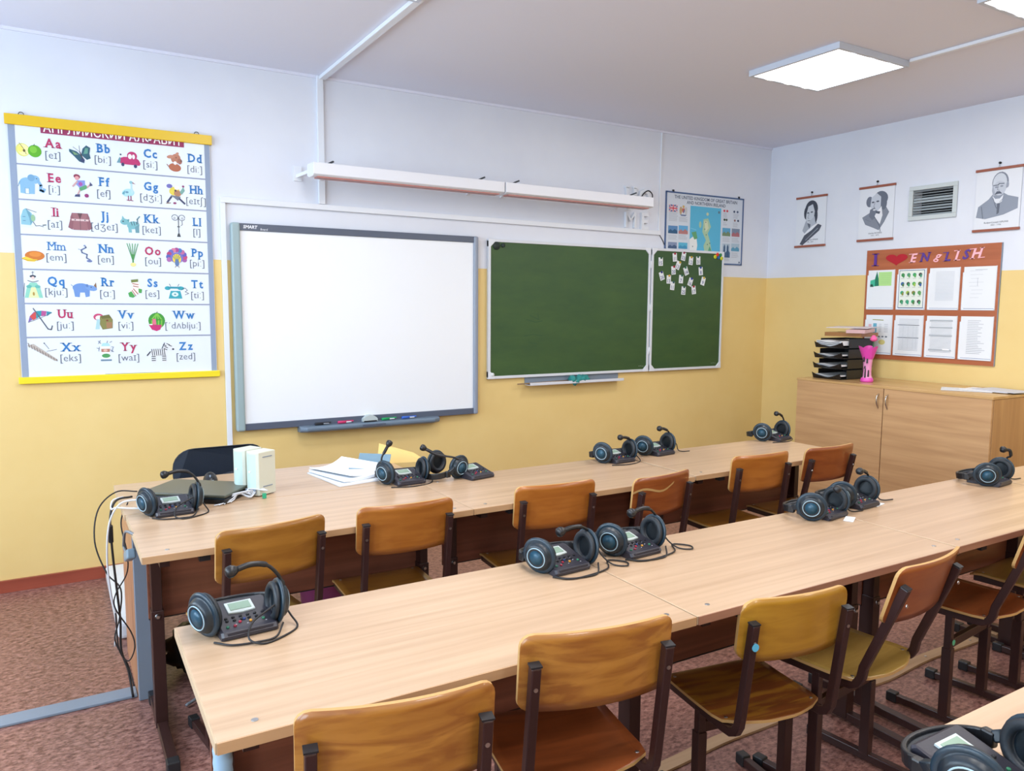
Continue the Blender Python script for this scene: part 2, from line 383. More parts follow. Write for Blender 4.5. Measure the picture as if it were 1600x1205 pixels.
# ------------------------------------------------------------------ ceiling lights
for i, (x, y) in enumerate(LIGHTS):
    if x < 1 : lab = 'square ceiling light in the left column, number %s from the front wall' % ['one', 'two', 'three', 'four'][i % 4]
    else: lab = ['lit square ceiling light nearest the right front corner', 'lit square ceiling light cut by the top right edge of the photo',
                 'square ceiling light right of and behind the camera', 'square ceiling light nearest the back wall on the right'][i % 4]
    t = thing('ceiling_light', lab, 'ceiling light', (x, y, RZ))
    b = MB()
    for sx, sy, dx, dy in ((.62, .02, 0, -.3), (.62, .02, 0, .3), (.02, .58, -.3, 0), (.02, .58, .3, 0)): b.box((dx, dy, -.018), (sx, sy, .034))
    b.box((0, 0, -.006), (.6, .6, .01)); b.build('frame', mat('light_frame', srgb(196, 206, 220), .5), t)
    b = MB(); n = 24   # wavy prismatic diffuser
    vs = []; fs = []
    for k in range(n+1):
        xx = -.288+.576*k/n; zz = -.034+.005*math.sin(k/n*PI*7)
        vs += [(xx, -.288, zz), (xx, .288, zz)]
    for k in range(n): fs.append((2*k, 2*k+1, 2*k+3, 2*k+2))
    b.add(vs, fs, 0, True); b.build('diffuser', mat('lit_diffuser', (1, 1, 1), .5, emit=(1, .97, .94), estr=4.5), t)
# area lamps sit just under each diffuser
for o in list(COL.objects):
    if o.name.startswith('ceiling_tube_light'): o.location.z = RZ-.05

# ------------------------------------------------------------------ alphabet poster
PX0, PX1, PZ0, PZ1 = -.645, .345, 1.15, 2.515
t = thing('alphabet_poster', 'large English alphabet poster with yellow rails at the left of the wall', 'poster', (0, -.012, 0))
MB().box((-.15, .004, 1.83), (.99, .0015, 1.36)).build('sheet', mat('poster_sheet', srgb(222, 232, 244), .35), t)
for nm, z, h in (('top_rail', 2.506, .052), ('bottom_rail', 1.147, .036)):
    MB().box((-.15, -.003, z), (1.012 if nm == 'top_rail' else 1.02, .018, h)).build(nm, mat('yellow_rail' if h > .04 else 'bright_yellow_rail', srgb(222, 184, 20) if h > .04 else srgb(236, 216, 40), .35), t, bevel=.003)
for x in (-.58, .275):
    MB().tube([(x+.012*math.cos(a), -.002, 2.535+.012*math.sin(a)) for a in [i*2*PI/12 for i in range(12)]], .0022, 6, closed=True).build('hanging_ring', M_cap, t)
a = Art(.002)
for x0, x1 in ((-.643, -.613), (.315, .343)): a.rect(x0, 1.16, x1, 2.485, '8c9cb4')
for z in (2.2835, 2.102, 1.920, 1.7385, 1.5575, 1.377): a.rect(-.613, z-.0035, .315, z+.0035, '8c96b0')
a.rect(-.25, 1.166, .03, 1.1675, '606880')
a.build('printed_border', t)
a = Art(.0015); a.rect(-.497, 2.452, .205, 2.49, '94305e'); a.build('title_band', t)
lettering('title_lettering', [('АНГЛИЙСКИЙ АЛФАВИТ', -.146, 2.4595, .064, dict(bold=.010, squeeze=.86))], ink('f4f4f8'), t, -.0008)
MB().box((-.15, -.0025, 2.508), (1.011, .0185, .05)).build('top_rail_face', MATS['yellow_rail'], t)
CELLS = [('A', -555, 2357, 59, 36, -445, 2403, -447, 2338), ('B', -320, 2363, 53, 48, -209, 2402, -212, 2339), ('C', -84, 2357, 60, 46, 27, 2399, 25, 2336), ('D', 153, 2366, 41, 55, 261, 2396, 259, 2331), ('E', -551, 2185, 60, 52, -448, 2223, -449, 2161), ('F', -319, 2194, 53, 60, -212, 2223, -215, 2157), ('G', -87, 2186, 42, 57, 24, 2218, 22, 2152), ('H', 151, 2185, 56, 59, 262, 2218, 260, 2150), ('I', -553, 2008, 57, 51, -451, 2044, -454, 1977), ('J', -335, 2003, 58, 49, -216, 2039, -219, 1977), ('K', -91, 2002, 53, 48, 21, 2038, 18, 1973), ('L', 161, 2009, 41, 64, 260, 2034, 258, 1972), ('M', -563, 1808, 55, 29, -453, 1864, -456, 1802), ('N', -320, 1831, 34, 47, -217, 1861, -220, 1800), ('O', -84, 1836, 30, 70, 19, 1858, 19, 1798), ('P', 145, 1825, 56, 56, 255, 1857, 254, 1793), ('Q', -569, 1658, 49, 70, -462, 1678, -465, 1617), ('R', -330, 1636, 64, 42, -217, 1678, -220, 1610), ('S', -81, 1646, 37, 53, 11, 1678, 8, 1613), ('T', 138, 1635, 64, 44, 250, 1675, 250, 1608), ('U', -544, 1472, 58, 60, -429, 1502, -431, 1437), ('V', -242, 1461, 50, 48, -133, 1498, -135, 1434), ('W', 23, 1458, 48, 54, 170, 1496, 165, 1431), ('X', -545, 1296, 71, 49, -411, 1321, -414, 1258), ('Y', -243, 1296, 42, 59, -126, 1317, -127, 1252), ('Z', 40, 1281, 72, 57, 176, 1314, 174, 1250)]
PH = dict(A='eɪ', B='biː', C='siː', D='diː', E='iː', F='ef', G='dʒiː', H='eɪtʃ', I='aɪ', J='dʒeɪ', K='keɪ', L='l', M='em', N='en', O='ou', P='piː', Q='kjuː', R='ɑː', S='es', T='tiː', U='juː', V='viː', W='´dʌbljuː', X='eks', Y='waɪ', Z='zed')
def picture(c, s):
    P, E, L = s.p, s.e, s.l
    if c == 'A':
        E('d8d878', -.45, 0, .52, .95, 15); E('ece9a0', -.4, 0, .42, .8, 15); E('e8e070', -.62, .1, .2, .45); E('6a5a30', -.35, -.1, .1, .2); E('58a820', .45, -.05, .52, .88); E('78c038', .35, .15, .28, .5); L('304018', .08, (.4, .7), (.45, .95)); L('4a4a30', .06, (-.7, .95), (-.35, .1), (-.2, -.6))
    elif c == 'B':
        P('2c5a6c', (.1, -.1), (.25, .6), (.6, 1), (.95, .75), (.85, .1), (.95, -.4), (.6, -.6), (.3, -.3)); P('2c5a6c', (.05, -.1), (-.3, .25), (-.95, .45), (-.95, .15), (-.5, -.35), (-.1, -.85), (.35, -1), (.4, -.6)); P('5c9888', (.3, 0), (.5, .7), (.75, .7), (.7, .1)); P('7aa070', (-.1, -.1), (-.7, .25), (-.5, -.15)); L('40303c', .1, (.0, .2), (.25, -.6)); L('505868', .04, (0, .2), (-.05, .9)); L('505868', .04, (0, .2), (-.6, .7)); E('304068', .2, -.7, .2, .2)
    elif c == 'C':
        P('b8306c', (-.7, -.5), (-.7, .1), (-.4, .25), (0, .3), (.6, .25), (.85, 0), (1, -.4), (.9, -.65), (-.5, -.6)); E('b8306c', .3, .45, .42, .5); E('e8ecf4', .12, .35, .16, .3); E('e8ecf4', .42, .35, .12, .28); E('384068', -.5, -.65, .13, .22); E('384068', .55, -.75, .14, .22); P('6a98a8', (-1, -.5), (-.75, .2), (-.65, .1), (-.7, -.5)); E('304860', -.65, .5, .08, .1)
    elif c == 'D':
        E('b0684c', 0, -.55, .8, .42, -8); E('b87c64', .15, .35, .6, .5, -30); E('a06858', .65, .1, .3, .3); E('c08870', -.5, .5, .5, .18, 10); E('c08870', .35, .85, .25, .13, 40); E('f0f0f4', .05, -.1, .22, .18); E('705048', .85, .15, .12, .1); L('905040', .1, (-.8, -.5), (-1, -.3)); E('403030', .2, .45, .06, .06)
    elif c == 'E':
        E('84b4d4', -.35, .05, .55, .55); E('84b4d4', .25, .45, .38, .42); P('84b4d4', (-.85, .2), (-.85, -.95), (-.5, -1), (-.5, -.4), (-.2, -.4), (-.2, -1), (.2, -1), (.25, 0)); E('70a0c4', 0, .6, .28, .34); L('7cacd0', .26, (.5, .35), (.7, -.1), (.65, -.6), (.85, -.7), (.95, -.45)); L('6090b4', .06, (-.85, .2), (-1, -.3)); E('304860', .4, .55, .05, .05); L('6898bc', .04, (-.5, -.4), (-.5, -1), (-.2, -1), (-.2, -.4))
    elif c == 'F':
        E('8c3850', -.4, .8, .3, .2, -10); E('d89c9c', -.4, .65, .2, .18); P('8090d0', (-.4, .45), (.3, .5), (.3, 0), (-.2, -.2), (-.5, .1)); E('a050a0', -.1, .15, .18, .18); P('58a070', (-.25, -.2), (.35, .1), (.6, -.1), (.3, -.3), (-.2, -.5)); L('c8a0a0', .16, (-.4, .35), (-.8, -.1)); L('c8a0a0', .16, (.5, -.1), (.8, .2)); P('404870', (.75, .4), (1, .1), (.7, 0)); L('c8a0a0', .14, (-.2, -.4), (-.4, -.8)); P('404870', (-.6, -.8), (-.2, -.75), (-.2, -1), (-.7, -1)); E('903070', .4, -.85, .2, .17)
    elif c == 'G':
        E('a8d8e0', -.15, -.2, .75, .38, 12); P('b8dce4', (.15, .1), (.15, .75), (.4, .8), (.35, .3), (.5, 0), (.3, -.3)); E('8cc0cc', .22, .82, .2, .14); P('905058', (.4, .85), (.8, .65), (.4, .72)); L('883058', .12, (-.15, -.5), (-.15, -.9)); L('883058', .12, (.15, -.5), (.15, -.9)); L('883058', .1, (-.35, -.9), (0, -.95)); L('883058', .1, (.05, -.9), (.4, -.95)); P('60a0b0', (-.9, -.35), (-.6, -.4), (-.5, 0), (-.8, -.2)); E('6898b0', -.3, -.15, .2, .1)
    elif c == 'H':
        E('7070b8', -.55, .75, .28, .2); E('e0d050', -.1, .3, .5, .4, 20); E('b08060', .2, .1, .35, .3); E('e8ecf4', .15, .65, .25, .2); P('78a8a0', (.4, .2), (.75, .75), (.9, .4), (.6, 0)); P('707888', (-.5, -.1), (.5, -.2), (.2, -.6), (-.2, -.3)); L('404868', .18, (-.4, -.25), (-.8, -.8)); L('404868', .18, (.35, -.4), (.85, -.85)); E('904070', .75, .8, .12, .1); E('904070', -.1, -.85, .16, .1); L('806040', .08, (-.9, -.9), (-.5, -.85)); E('504050', .0, .35, .1, .1)
    elif c == 'I':
        P('88bccc', (-.95, -.7), (-.95, .1), (-.75, .8), (-.55, .95), (-.1, .5), (.1, -.1), (-.2, -.75)); P('689cb0', (-.55, .95), (-.2, .5), (0, -.2), (-.2, -.75), (-.3, 0)); P('d8ecf0', (-.95, -.8), (-.1, -.8), (-.1, -.95), (-.95, -.95)); E('90b890', 0, 0, .17, .35); L('505860', .06, (0, -.4), (.2, -.8), (.5, -.75), (.8, -.85)); L('505860', .1, (.75, -.7), (1, -.65)); L('4878a0', .05, (-.8, .1), (-.6, .1)); L('4878a0', .05, (-.8, -.3), (-.6, -.3)); L('405060', .05, (-.5, .9), (.3, .6))
    elif c == 'J':
        P('986870', (-.65, .9), (.65, .9), (.8, .4), (.6, -.95), (-.6, -.95), (-.8, .4)); P('8c5c66', (-.65, .9), (-1, -.7), (-.65, -.95), (-.5, .3)); P('8c5c66', (.65, .9), (1, -.7), (.65, -.95), (.5, .3)); P('d8c0c0', (-.7, .25), (.7, .25), (.7, .05), (-.7, .05)); P('604048', (-.2, .9), (.2, .9), (0, .2)); L('604850', .04, (0, .2), (0, -.95)); E('403848', .4, .15, .06, .06); E('403848', -.4, .15, .06, .06)
    elif c == 'K':
        E('78b4bc', -.5, .25, .42, .35); E('78b4bc', .3, -.1, .6, .45, 10); P('78b4bc', (-.8, .3), (-.7, .95), (-.45, .55)); P('58989c', (-.3, .5), (-.05, .6), (-.1, .2)); P('78b4bc', (-.2, -.3), (-.15, -.95), (.15, -.95), (.1, -.4)); P('6898a4', (.45, -.3), (.5, -.95), (.85, -.95), (.85, 0)); L('688c98', .14, (.75, .1), (.7, .6), (.95, .95)); L('405868', .07, (.1, .3), (.2, -.1)); L('405868', .07, (.35, .35), (.45, -.1)); L('405868', .07, (.6, .3), (.65, 0)); E('304050', -.65, .3, .08, .07)
    elif c == 'L':
        L('586068', .12, (0, .75), (0, -.7)); P('404850', (-.25, -1), (.25, -1), (.12, -.7), (-.12, -.7)); E('586068', 0, -.1, .2, .06)
        for sx in (-1, 1):
            for r_ in ((.42, .1),): L('505868', .07, *[(sx*(.45+.4*math.cos(q)), .7+.25*math.sin(q)) for q in [i*.5 for i in range(13)]])
            E('b8c0c8', sx*.5, .65, .16, .12)
        L('505868', .07, (.45, .45), (.5, .1), (.3, 0))
    elif c == 'M':
        E('c8742c', .15, .1, .82, .88); P('ecc840', (-1, -.4), (-.6, -.1), (0, -.55), (.4, -.6), (.1, -1), (-.5, -.95)); E('d88838', .2, .35, .5, .45); L('a08020', .08, (-1, -.5), (-.4, -.75), (.4, -.75))
    elif c == 'N':
        L('6878a0', .2, (0, .95), (.2, .7), (-.5, .4), (-.4, .1), (.3, -.1), (.2, -.5), (.7, -.7)); E('6878a8', .6, -.85, .4, .14); L('7080a8', .08, (-.9, .5), (-.5, .4)); E('8090b8', 0, .9, .16, .1)
    elif c == 'O':
        for x0, x1 in ((-.9, -.1), (-.5, -.05), (0, 0), (.5, .08), (.95, .12)): L('4c9858', .14, (x1, -.4), (x0*.6, .3), (x0, .85))
        P('489050', (-.15, .0), (.15, .0), (.12, -.75), (-.12, -.75)); E('e4dc90', 0, -.82, .5, .16)
    elif c == 'P':
        cs = ['9c5ca0', 'c04878', '6058b0', 'b86898', '4878b8', 'a04890', 'd07898', '6868b8', 'b04070', '5060b0', 'a868a8']
        for i in range(11):
            q = R(-20+22*i); E(cs[i], .78*math.cos(q), .05+.75*math.sin(q), .24, .24)
        E('7070c0', 0, 0, .62, .55); E('e0c850', 0, -.1, .42, .5); 
        for q in (60, 90, 120, 150, 30): L('488068', .05, (0, -.4), (.4*math.cos(R(q)), -.1+.45*math.sin(R(q))))
        E('5878a8', 0, -.5, .2, .38); L('806848', .05, (-.12, -.85), (-.2, -1)); L('806848', .05, (.12, -.85), (.2, -1))
    elif c == 'Q':
        P('88ccb8', (-.3, .15), (.3, .15), (.6, -.2), (.85, -1), (-.85, -1), (-.6, -.2)); P('d8e4a8', (-.2, -.2), (.2, -.2), (.5, -1), (-.5, -1)); E('303848', 0, .62, .3, .1); E('e0c8c0', 0, .5, .15, .12); L('405060', .07, (-.5, .3), (-.1, .2), (.1, .2), (.5, .3)); L('404858', .05, (0, .7), (0, 1)); L('404858', .04, (-.15, .9), (.15, .95)); L('505868', .05, (-.95, -.9), (-.8, .1)); E('60b0a8', -.4, -.15, .25, .12); E('60b0a8', .4, -.15, .25, .12); E('b09048', 0, -.7, .1, .14)
    elif c == 'R':
        E('6890cc', -.25, .2, .65, .6); P('6890cc', (-.85, .2), (-.75, -.95), (-.4, -1), (-.35, -.4), (0, -.4), (.05, -1), (.35, -.9), (.4, .3)); E('7098d0', .5, .2, .45, .35, -15); P('88684c', (.7, .5), (.88, .95), (.92, .2)); L('5078b0', .06, (-.8, .3), (-1, .6)); E('283850', .5, .3, .05, .06); E('587cb8', .2, .5, .1, .2)
    elif c == 'S':
        P('ece8e0', (-.5, .9), (.5, 1), (.45, .1), (.3, -.2), (.1, 0)); P('708040', (-.5, .9), (.5, 1), (.5, .7), (-.45, .6)); P('ece8e0', (-.45, .6), (.5, .7), (.9, -.1), (.6, -.5), (-.2, -.8), (-.9, -.5), (-.2, .1)); P('48a050', (.5, 0), (1, -.1), (.9, -.5), (.5, -.45)); P('48a050', (-.95, -.5), (-.5, -.3), (0, -.85), (-.3, -1), (-.8, -.9)); L('a04848', .12, (-.3, .5), (.5, .4)); L('a04848', .12, (-.2, .25), (.5, .15)); L('a04848', .12, (-.2, -.05), (.4, -.6)); L('a04848', .1, (-.4, -.2), (.1, -.8))
    elif c == 'T':
        P('30a0b0', (-.7, -1), (.45, -1), (.3, .0), (-.5, .0)); E('30a0b0', -.75, .35, .25, .25); E('30a0b0', .35, .35, .28, .25); P('2890a4', (-.75, .55), (.35, .55), (.3, .3), (-.7, .3)); E('d0e4e8', -.15, -.45, .28, .3); E('6098a4', -.15, -.45, .1, .1); L('405868', .06, (.4, .2), (.7, .4), (.9, .1), (.7, -.1), (1, -.3), (.7, -.5)); L('304858', .06, (-.5, .6), (-.6, .9)); L('304858', .06, (.1, .6), (.2, .9))
    elif c == 'U':
        P('7860a8', (-1, -.25), (-.85, .3), (-.5, .7), (-.1, .4)); P('c84848', (-.85, .3), (-.35, .75), (0, .3), (-.6, -.05)); P('2890a0', (-.35, .75), (.1, .8), (.1, .4), (-.35, .05)); P('b05090', (.1, .8), (.5, .75), (.4, .35), (.05, .3)); P('2888a0', (.5, .75), (.95, .65), (.5, .3)); L('586070', .1, (-.55, 1), (.55, -.85), (.8, -.9), (.9, -.55)); L('485060', .04, (-1, -.25), (0, .15), (.9, .6))
    elif c == 'V':
        E('c04870', -.55, .5, .5, .4); E('e8ecf4', -.5, .4, .35, .28); P('808048', (-.4, .6), (.5, .8), (.85, .2), (.8, -.8), (-.2, -.95), (-.5, -.2)); P('686838', (-.4, .6), (.5, .8), (.7, .4), (-.2, .3)); P('a07858', (.2, -.1), (.75, -.1), (.75, -.75), (.2, -.8)); P('a8d0d8', (-.9, -.9), (-.5, -.9), (-.4, .2), (-.7, .3)); E('804038', .3, .1, .12, .1)
    elif c == 'W':
        E('3c9438', .05, .1, .92, .85)
        for x in (-.5, -.15, .25, .6): L('78c048', .14, (.1, .9), (x, .2), (x*.9, -.55))
        P('c02870', (-.85, -.3), (.6, -.35), (.4, -.85), (0, -1), (-.5, -.85)); P('d87088', (-.4, .3), (-.05, .3), (0, -.3), (-.45, -.3)); L('304028', .07, (.05, .9), (.15, 1.05)); E('e8f0e8', -.6, -.3, .2, .06)
    elif c == 'X':
        P('b8b0a8', (-.95, .75), (-.55, .95), (1, -.85), (.8, -1))
        for i in range(11):
            f = i/10; x, z = -.85+1.75*f, .8-1.7*f; w = .24-.15*f; L('88807c', .11, (x-.02, z+w*.9), (x+.04, z-w*.9))
        L('586070', .045, (.15, 1), (.45, .35)); L('586070', .045, (.3, .1), (.95, .3)); E('586070', .15, 1, .05, .07)
    elif c == 'Y':
        P('e8eef2', (-.55, .55), (.6, .55), (.5, -.75), (-.45, -.75)); P('b07868', (-.5, .2), (.55, .2), (.5, -.1), (-.48, -.1)); E('489858', .05, -.45, .5, .2); P('a8d8e8', (-.3, .75), (.4, .75), (.6, .45), (-.5, .45)); P('6888a0', (-.6, -.8), (.7, -.8), (.7, -.95), (-.6, -.95)); E('d8b0a0', 0, .05, .25, .12)
        for p_, q in (((-.8, .95), (-.5, .7)), ((-.55, 1), (-.8, .7)), ((.8, .9), (.55, .8)), ((.3, .95), (.2, .75)), ((-1, .3), (-.7, .2)), ((-.7, .4), (-.8, 0)), ((.75, .4), (1, .35)), ((.9, .3), (.75, -.1)), ((.6, .1), (.95, -.1))): L('687890', .07, p_, q)
    elif c == 'Z':
        E('dfe4e8', -.2, 0, .6, .38, 8); P('dfe4e8', (-.7, -.1), (-.65, -1), (-.4, -1), (-.35, -.2)); P('dfe4e8', (.1, -.2), (.1, -1), (.4, -1), (.35, 0)); P('dfe4e8', (.1, .2), (.4, .9), (.75, .9), (.95, .3), (.75, .2), (.5, .5), (.4, -.1))
        for x in (-.65, -.5, -.35, -.2, -.05, .1, .25): L('303848', .07, (x, .34), (x+.05, -.3))
        for x, z in ((.3, .7), (.4, .5), (.35, .3), (.55, .8), (.7, .65)): L('303848', .07, (x-.1, z+.08), (x+.12, z-.05))
        for z in (-.4, -.6, -.8):
            for x in (-.55, .22): L('303848', .08, (x-.12, z), (x+.14, z))
        L('303848', .1, (-.75, .1), (-.95, -.2), (-1, -.3)); L('303848', .08, (.3, .95), (.1, .4)); E('303848', .92, .3, .08, .09)
for c, px, pz, hw, hh, lx, lz, sx, sz in CELLS:
    a = Art(.0022); picture(c, Sub(a, px/1000, pz/1000, hw/1000, hh/1000)); a.build('printed_picture', t)
    red = c in 'AEIOUY'
    lettering('printed_letters', [(c+c.lower(), lx/1000, lz/1000-.021, .064, dict(bold=0 if c == 'M' else .028, serif=True, squeeze=.88))], ink('b43060' if red else '2c78bc'), t, .0015)
    lettering('printed_sound', [('['+PH[c]+']', sx/1000, sz/1000-.014, .056, dict(squeeze=.95, bold=-.012))], ink('485468'), t, .0015)

# ------------------------------------------------------------------ interactive whiteboard
M_wbgrey = mat('grey_board_frame', srgb(84, 94, 112), .4)
M_wbteal = mat('teal_grey_side_profile', srgb(150, 172, 176), .35)
t = thing('whiteboard', 'large white interactive board with grey frame on the front wall', 'whiteboard', (0, 0, 0))
MB().box((1.275, -.017, 1.417), (1.62, .034, 1.21)).build('writing_surface', mat('whiteboard_enamel', srgb(238, 244, 250), .25, bump=.02), t)
MB().box((1.275, -.022, 2.02), (1.62, .044, .042)).build('top_frame', M_wbgrey, t, bevel=.003)
MB().box((1.275, -.022, .812), (1.62, .044, .042)).build('bottom_frame', M_wbgrey, t, bevel=.003)
for x, w in ((.468, .052), (2.086, .034)):
    o = MB().box((x, -.028, 1.416), (w, .054, 1.255)).build('side_frame', M_wbteal if x < 1 else mat('cool_grey_profile', srgb(140, 150, 166), .35), t, bevel=.012, seg=3); o['label'] = 'wide teal-grey rounded side profile' if x < 1 else 'narrow grey side profile'
lettering('brand_lettering', [('SMART', .555, 2.012, .026, dict(bold=.03, shear=.15)), ('Board', .635, 2.004, .018, dict(shear=.1))], ink('e8ecf4'), t, -.0446)
tr = thing('pen_tray', 'grey pen tray fixed under the whiteboard', 'pen tray', (0, 0, 0))
prof = [(0, .80), (-.085, .792), (-.10, .785), (-.10, .768), (-.085, .756), (0, .752)]
b = MB(); n = len(prof)
for xa, sc in ((.82, .7), (.86, 1), (1.74, 1), (1.79, .7)): b.v += [(xa, y*sc-.001, z) for y, z in prof]
for k in range(3):
    for i in range(n):
        j = (i+1) % n; b.f.append((k*n+i, k*n+j, (k+1)*n+j, (k+1)*n+i)); b.m.append(0); b.sm.append(False)
b.f += [tuple(range(n-1, -1, -1)), tuple(3*n+i for i in range(n))]; b.m += [0, 0]; b.sm += [False]*2
b.build('tray_body', mat('tray_grey', srgb(104, 122, 140), .35), tr, bevel=.004)
MB().box((1.30, -.101, .777), (.16, .004, .012)).build('tray_badge', M_wbgrey, tr)
for x, c, nm in ((.975, '20242c', 'black'), (1.125, 'd03870', 'red'), (1.425, '18a060', 'green'), (1.57, '3a6cd0', 'blue')):
    p = thing('marker_pen', '%s marker lying in the pen tray under the whiteboard' % nm, 'marker', (x, -.06, .804), group='markers in the pen tray')
    MB().lathe([(.0, -.058), (.007, -.056), (.007, .03), (.006, .032)], 10, 'X').build('barrel', M_plastic if nm != 'black' else mat('pen_grey', srgb(150, 156, 166), .4), p)
    MB().lathe([(.0085, -.058), (.009, -.05), (.009, -.005)], 10, 'X').build('cap', ink(c), p)
    MB().box((.02, 0, .0045), (.05, .012, .007)).build('label_band', ink(c), p)
e = thing('board_eraser', 'light grey curved eraser in the middle of the pen tray', 'eraser', (1.283, -.055, .797))
poly = arc(0, -.02, .062, 35, 145, 10)+[(-.05, -.0), (.05, -.0)]
MB().prism(poly, -.02, .02).build('eraser_body', mat('eraser_grey', srgb(186, 200, 202), .5), e)
MB().box((0, 0, .003), (.09, .042, .006)).build('eraser_felt', M_cap, e)

# ------------------------------------------------------------------ green chalkboard
M_green = mat('chalkboard_green', srgb(46, 78, 42), .5)
def _green():
    m = M_green; c = nz(m, 2.5, srgb(44, 78, 44), srgb(58, 90, 46), .3, .7, 6, (1, 1, 3)); m.node_tree.links.new(c.outputs[0], m.node_tree.nodes['Principled BSDF'].inputs['Base Color'])
_green()
M_alu = mat('white_aluminium', srgb(214, 220, 228), .35)
t = thing('chalkboard', 'green chalkboard with white frame and hinged right wing', 'chalkboard', (0, 0, 0))
for x0, x1, dy in ((2.195, 3.698, 0), (3.706, 4.516, -.006)):
    xc = (x0+x1)/2
    MB().box((xc, -.014+dy, 1.533), (x1-x0-.02, .018, .985)).build('green_panel', M_green, t)
    for z in (2.024, 1.042): MB().box((xc, -.016+dy, z), (x1-x0-.03, .026, .02)).build('frame_rail', M_alu, t, bevel=.002)
    for x in (x0+.01, x1-.01): MB().box((x, -.016+dy, 1.533), (.02, .026, .98)).build('frame_stile', M_alu, t, bevel=.002)
    for x, sx in ((x0, 1), (x1, -1)):
        for z, sz in ((2.034, -1), (1.032, 1)):
            b = MB(); b.prism([(x, z), (x+sx*.055, z), (x+sx*.055, z+sz*.018), (x+sx*.018, z+sz*.055), (x, z+sz*.055)][::(1 if sx*sz > 0 else -1)], -.031+dy, -.002)
            b.build('corner_piece', M_plastic, t, bevel=.002)
for z in (1.2, 1.55, 1.9): MB().lathe([(.006, -.03), (.006, .03)], 8).build('hinge', M_alu, t, loc=(3.702, -.03, z))
a = Art(-.0238)
for pts in (((2.52, 1.46), (2.6, 1.44), (2.66, 1.45)), ((2.55, 1.49), (2.63, 1.46), (2.62, 1.5)), ((2.5, 1.34), (2.58, 1.35), (2.66, 1.34)), ((2.54, 1.29), (2.62, 1.28))): a.line(pts, .007, '2c5030')
a.build('chalk_smudge', t)
lettering('maker_mark', [('• • —', 3.62, 1.072, .022, {}), ('— • —', 4.43, 1.072, .02, {})], ink('c0ccc4'), t, -.031)
for i, (x, z, r_, nm, c) in enumerate(((2.262, 1.987, .028, 'large black round magnet at the upper left corner of the chalkboard', '1c2a26'), (2.315, 1.992, .015, 'small black round magnet beside the large one on the chalkboard', '243430'), (2.232, 1.063, .014, 'white round magnet at the lower left corner of the chalkboard', 'e0e6e8'))):
    o = MB().lathe([(r_, -.0235), (r_, -.031), (r_*.8, -.035), (r_*.35, -.034), (r_*.3, -.036)], 20, 'Y').build('board_magnet', ink(c)); o.location = (x, 0, z); tag(o, nm, 'magnet')
# chalk ledge
t = thing('chalk_ledge', 'white metal chalk ledge hanging under the chalkboard', 'chalk ledge', (0, 0, 0))
MB().box((2.96, -.006, 1.008), (.88, .008, .045)).build('back_plate', M_greyduct, t)
b = MB(); b.box((2.96, -.045, .976), (.88, .08, .004)); b.box((2.96, -.083, .985), (.88, .004, .02)); b.build('tray', M_alu, t)
MB().box((2.96, -.045, .9785), (.86, .07, .002)).build('tray_liner', mat('dark_red_liner', srgb(96, 44, 48), .6), t)
for i in range(11):
    x = 2.57+i*.062+random.uniform(-.01, .01)
    if 2.85 < x < 3.05: continue
    c = ['f0f0f0', '9cd0e0', 'f0c8d0', 'ffffff', '78b8d0'][i % 5]
    o = MB().lathe([(.004, -.022), (.0055, -.02), (.0055, .02), (.004, .022)], 8, 'X').build('chalk_stick', ink(c)); o.location = (x, -.06+random.uniform(0, .02), .986); o.rotation_euler = (0, 0, random.uniform(-.3, .3))
    tag(o, 'short piece of chalk lying in the ledge under the chalkboard', 'chalk', 'chalk pieces on the ledge')
o = MB().tube([(2.44, -.035, .985), (2.9, -.03, .992)], .005, 8).build('pointer_stick', wood('pointer_wood', srgb(130, 104, 70), srgb(150, 120, 80), .5)); tag(o, 'wooden pointer stick poking left out of the chalk ledge', 'pointer')
b = MB(); rnd = random.Random(3)
for k in range(5):
    cx, cz = 2.915+k*.032, 1.008-abs(k-2)*.002-(.02 if k == 1 else 0)
    pr = []
    vs = []; fs = []; nu, nv = 10, 6
    for iu in range(nu):
        for iv in range(nv+1):
            th = PI*iv/nv; ph = 2*PI*iu/nu; rr = .026*(1+.35*rnd.uniform(-1, 1)); vs.append((cx+rr*1.2*math.sin(th)*math.cos(ph), -.062+rr*math.sin(th)*math.sin(ph), cz+rr*math.cos(th)))
    for iu in range(nu):
        for iv in range(nv): fs.append((iu*(nv+1)+iv, iu*(nv+1)+iv+1, ((iu+1) % nu)*(nv+1)+iv+1, ((iu+1) % nu)*(nv+1)+iv))
    b.add(vs, fs, 0, True)
o = b.build('cleaning_cloth', mat('teal_cloth', srgb(52, 140, 138), .9, bump=.5, bscale=90)); tag(o, 'crumpled teal cloth hanging over the chalk ledge', 'cloth')

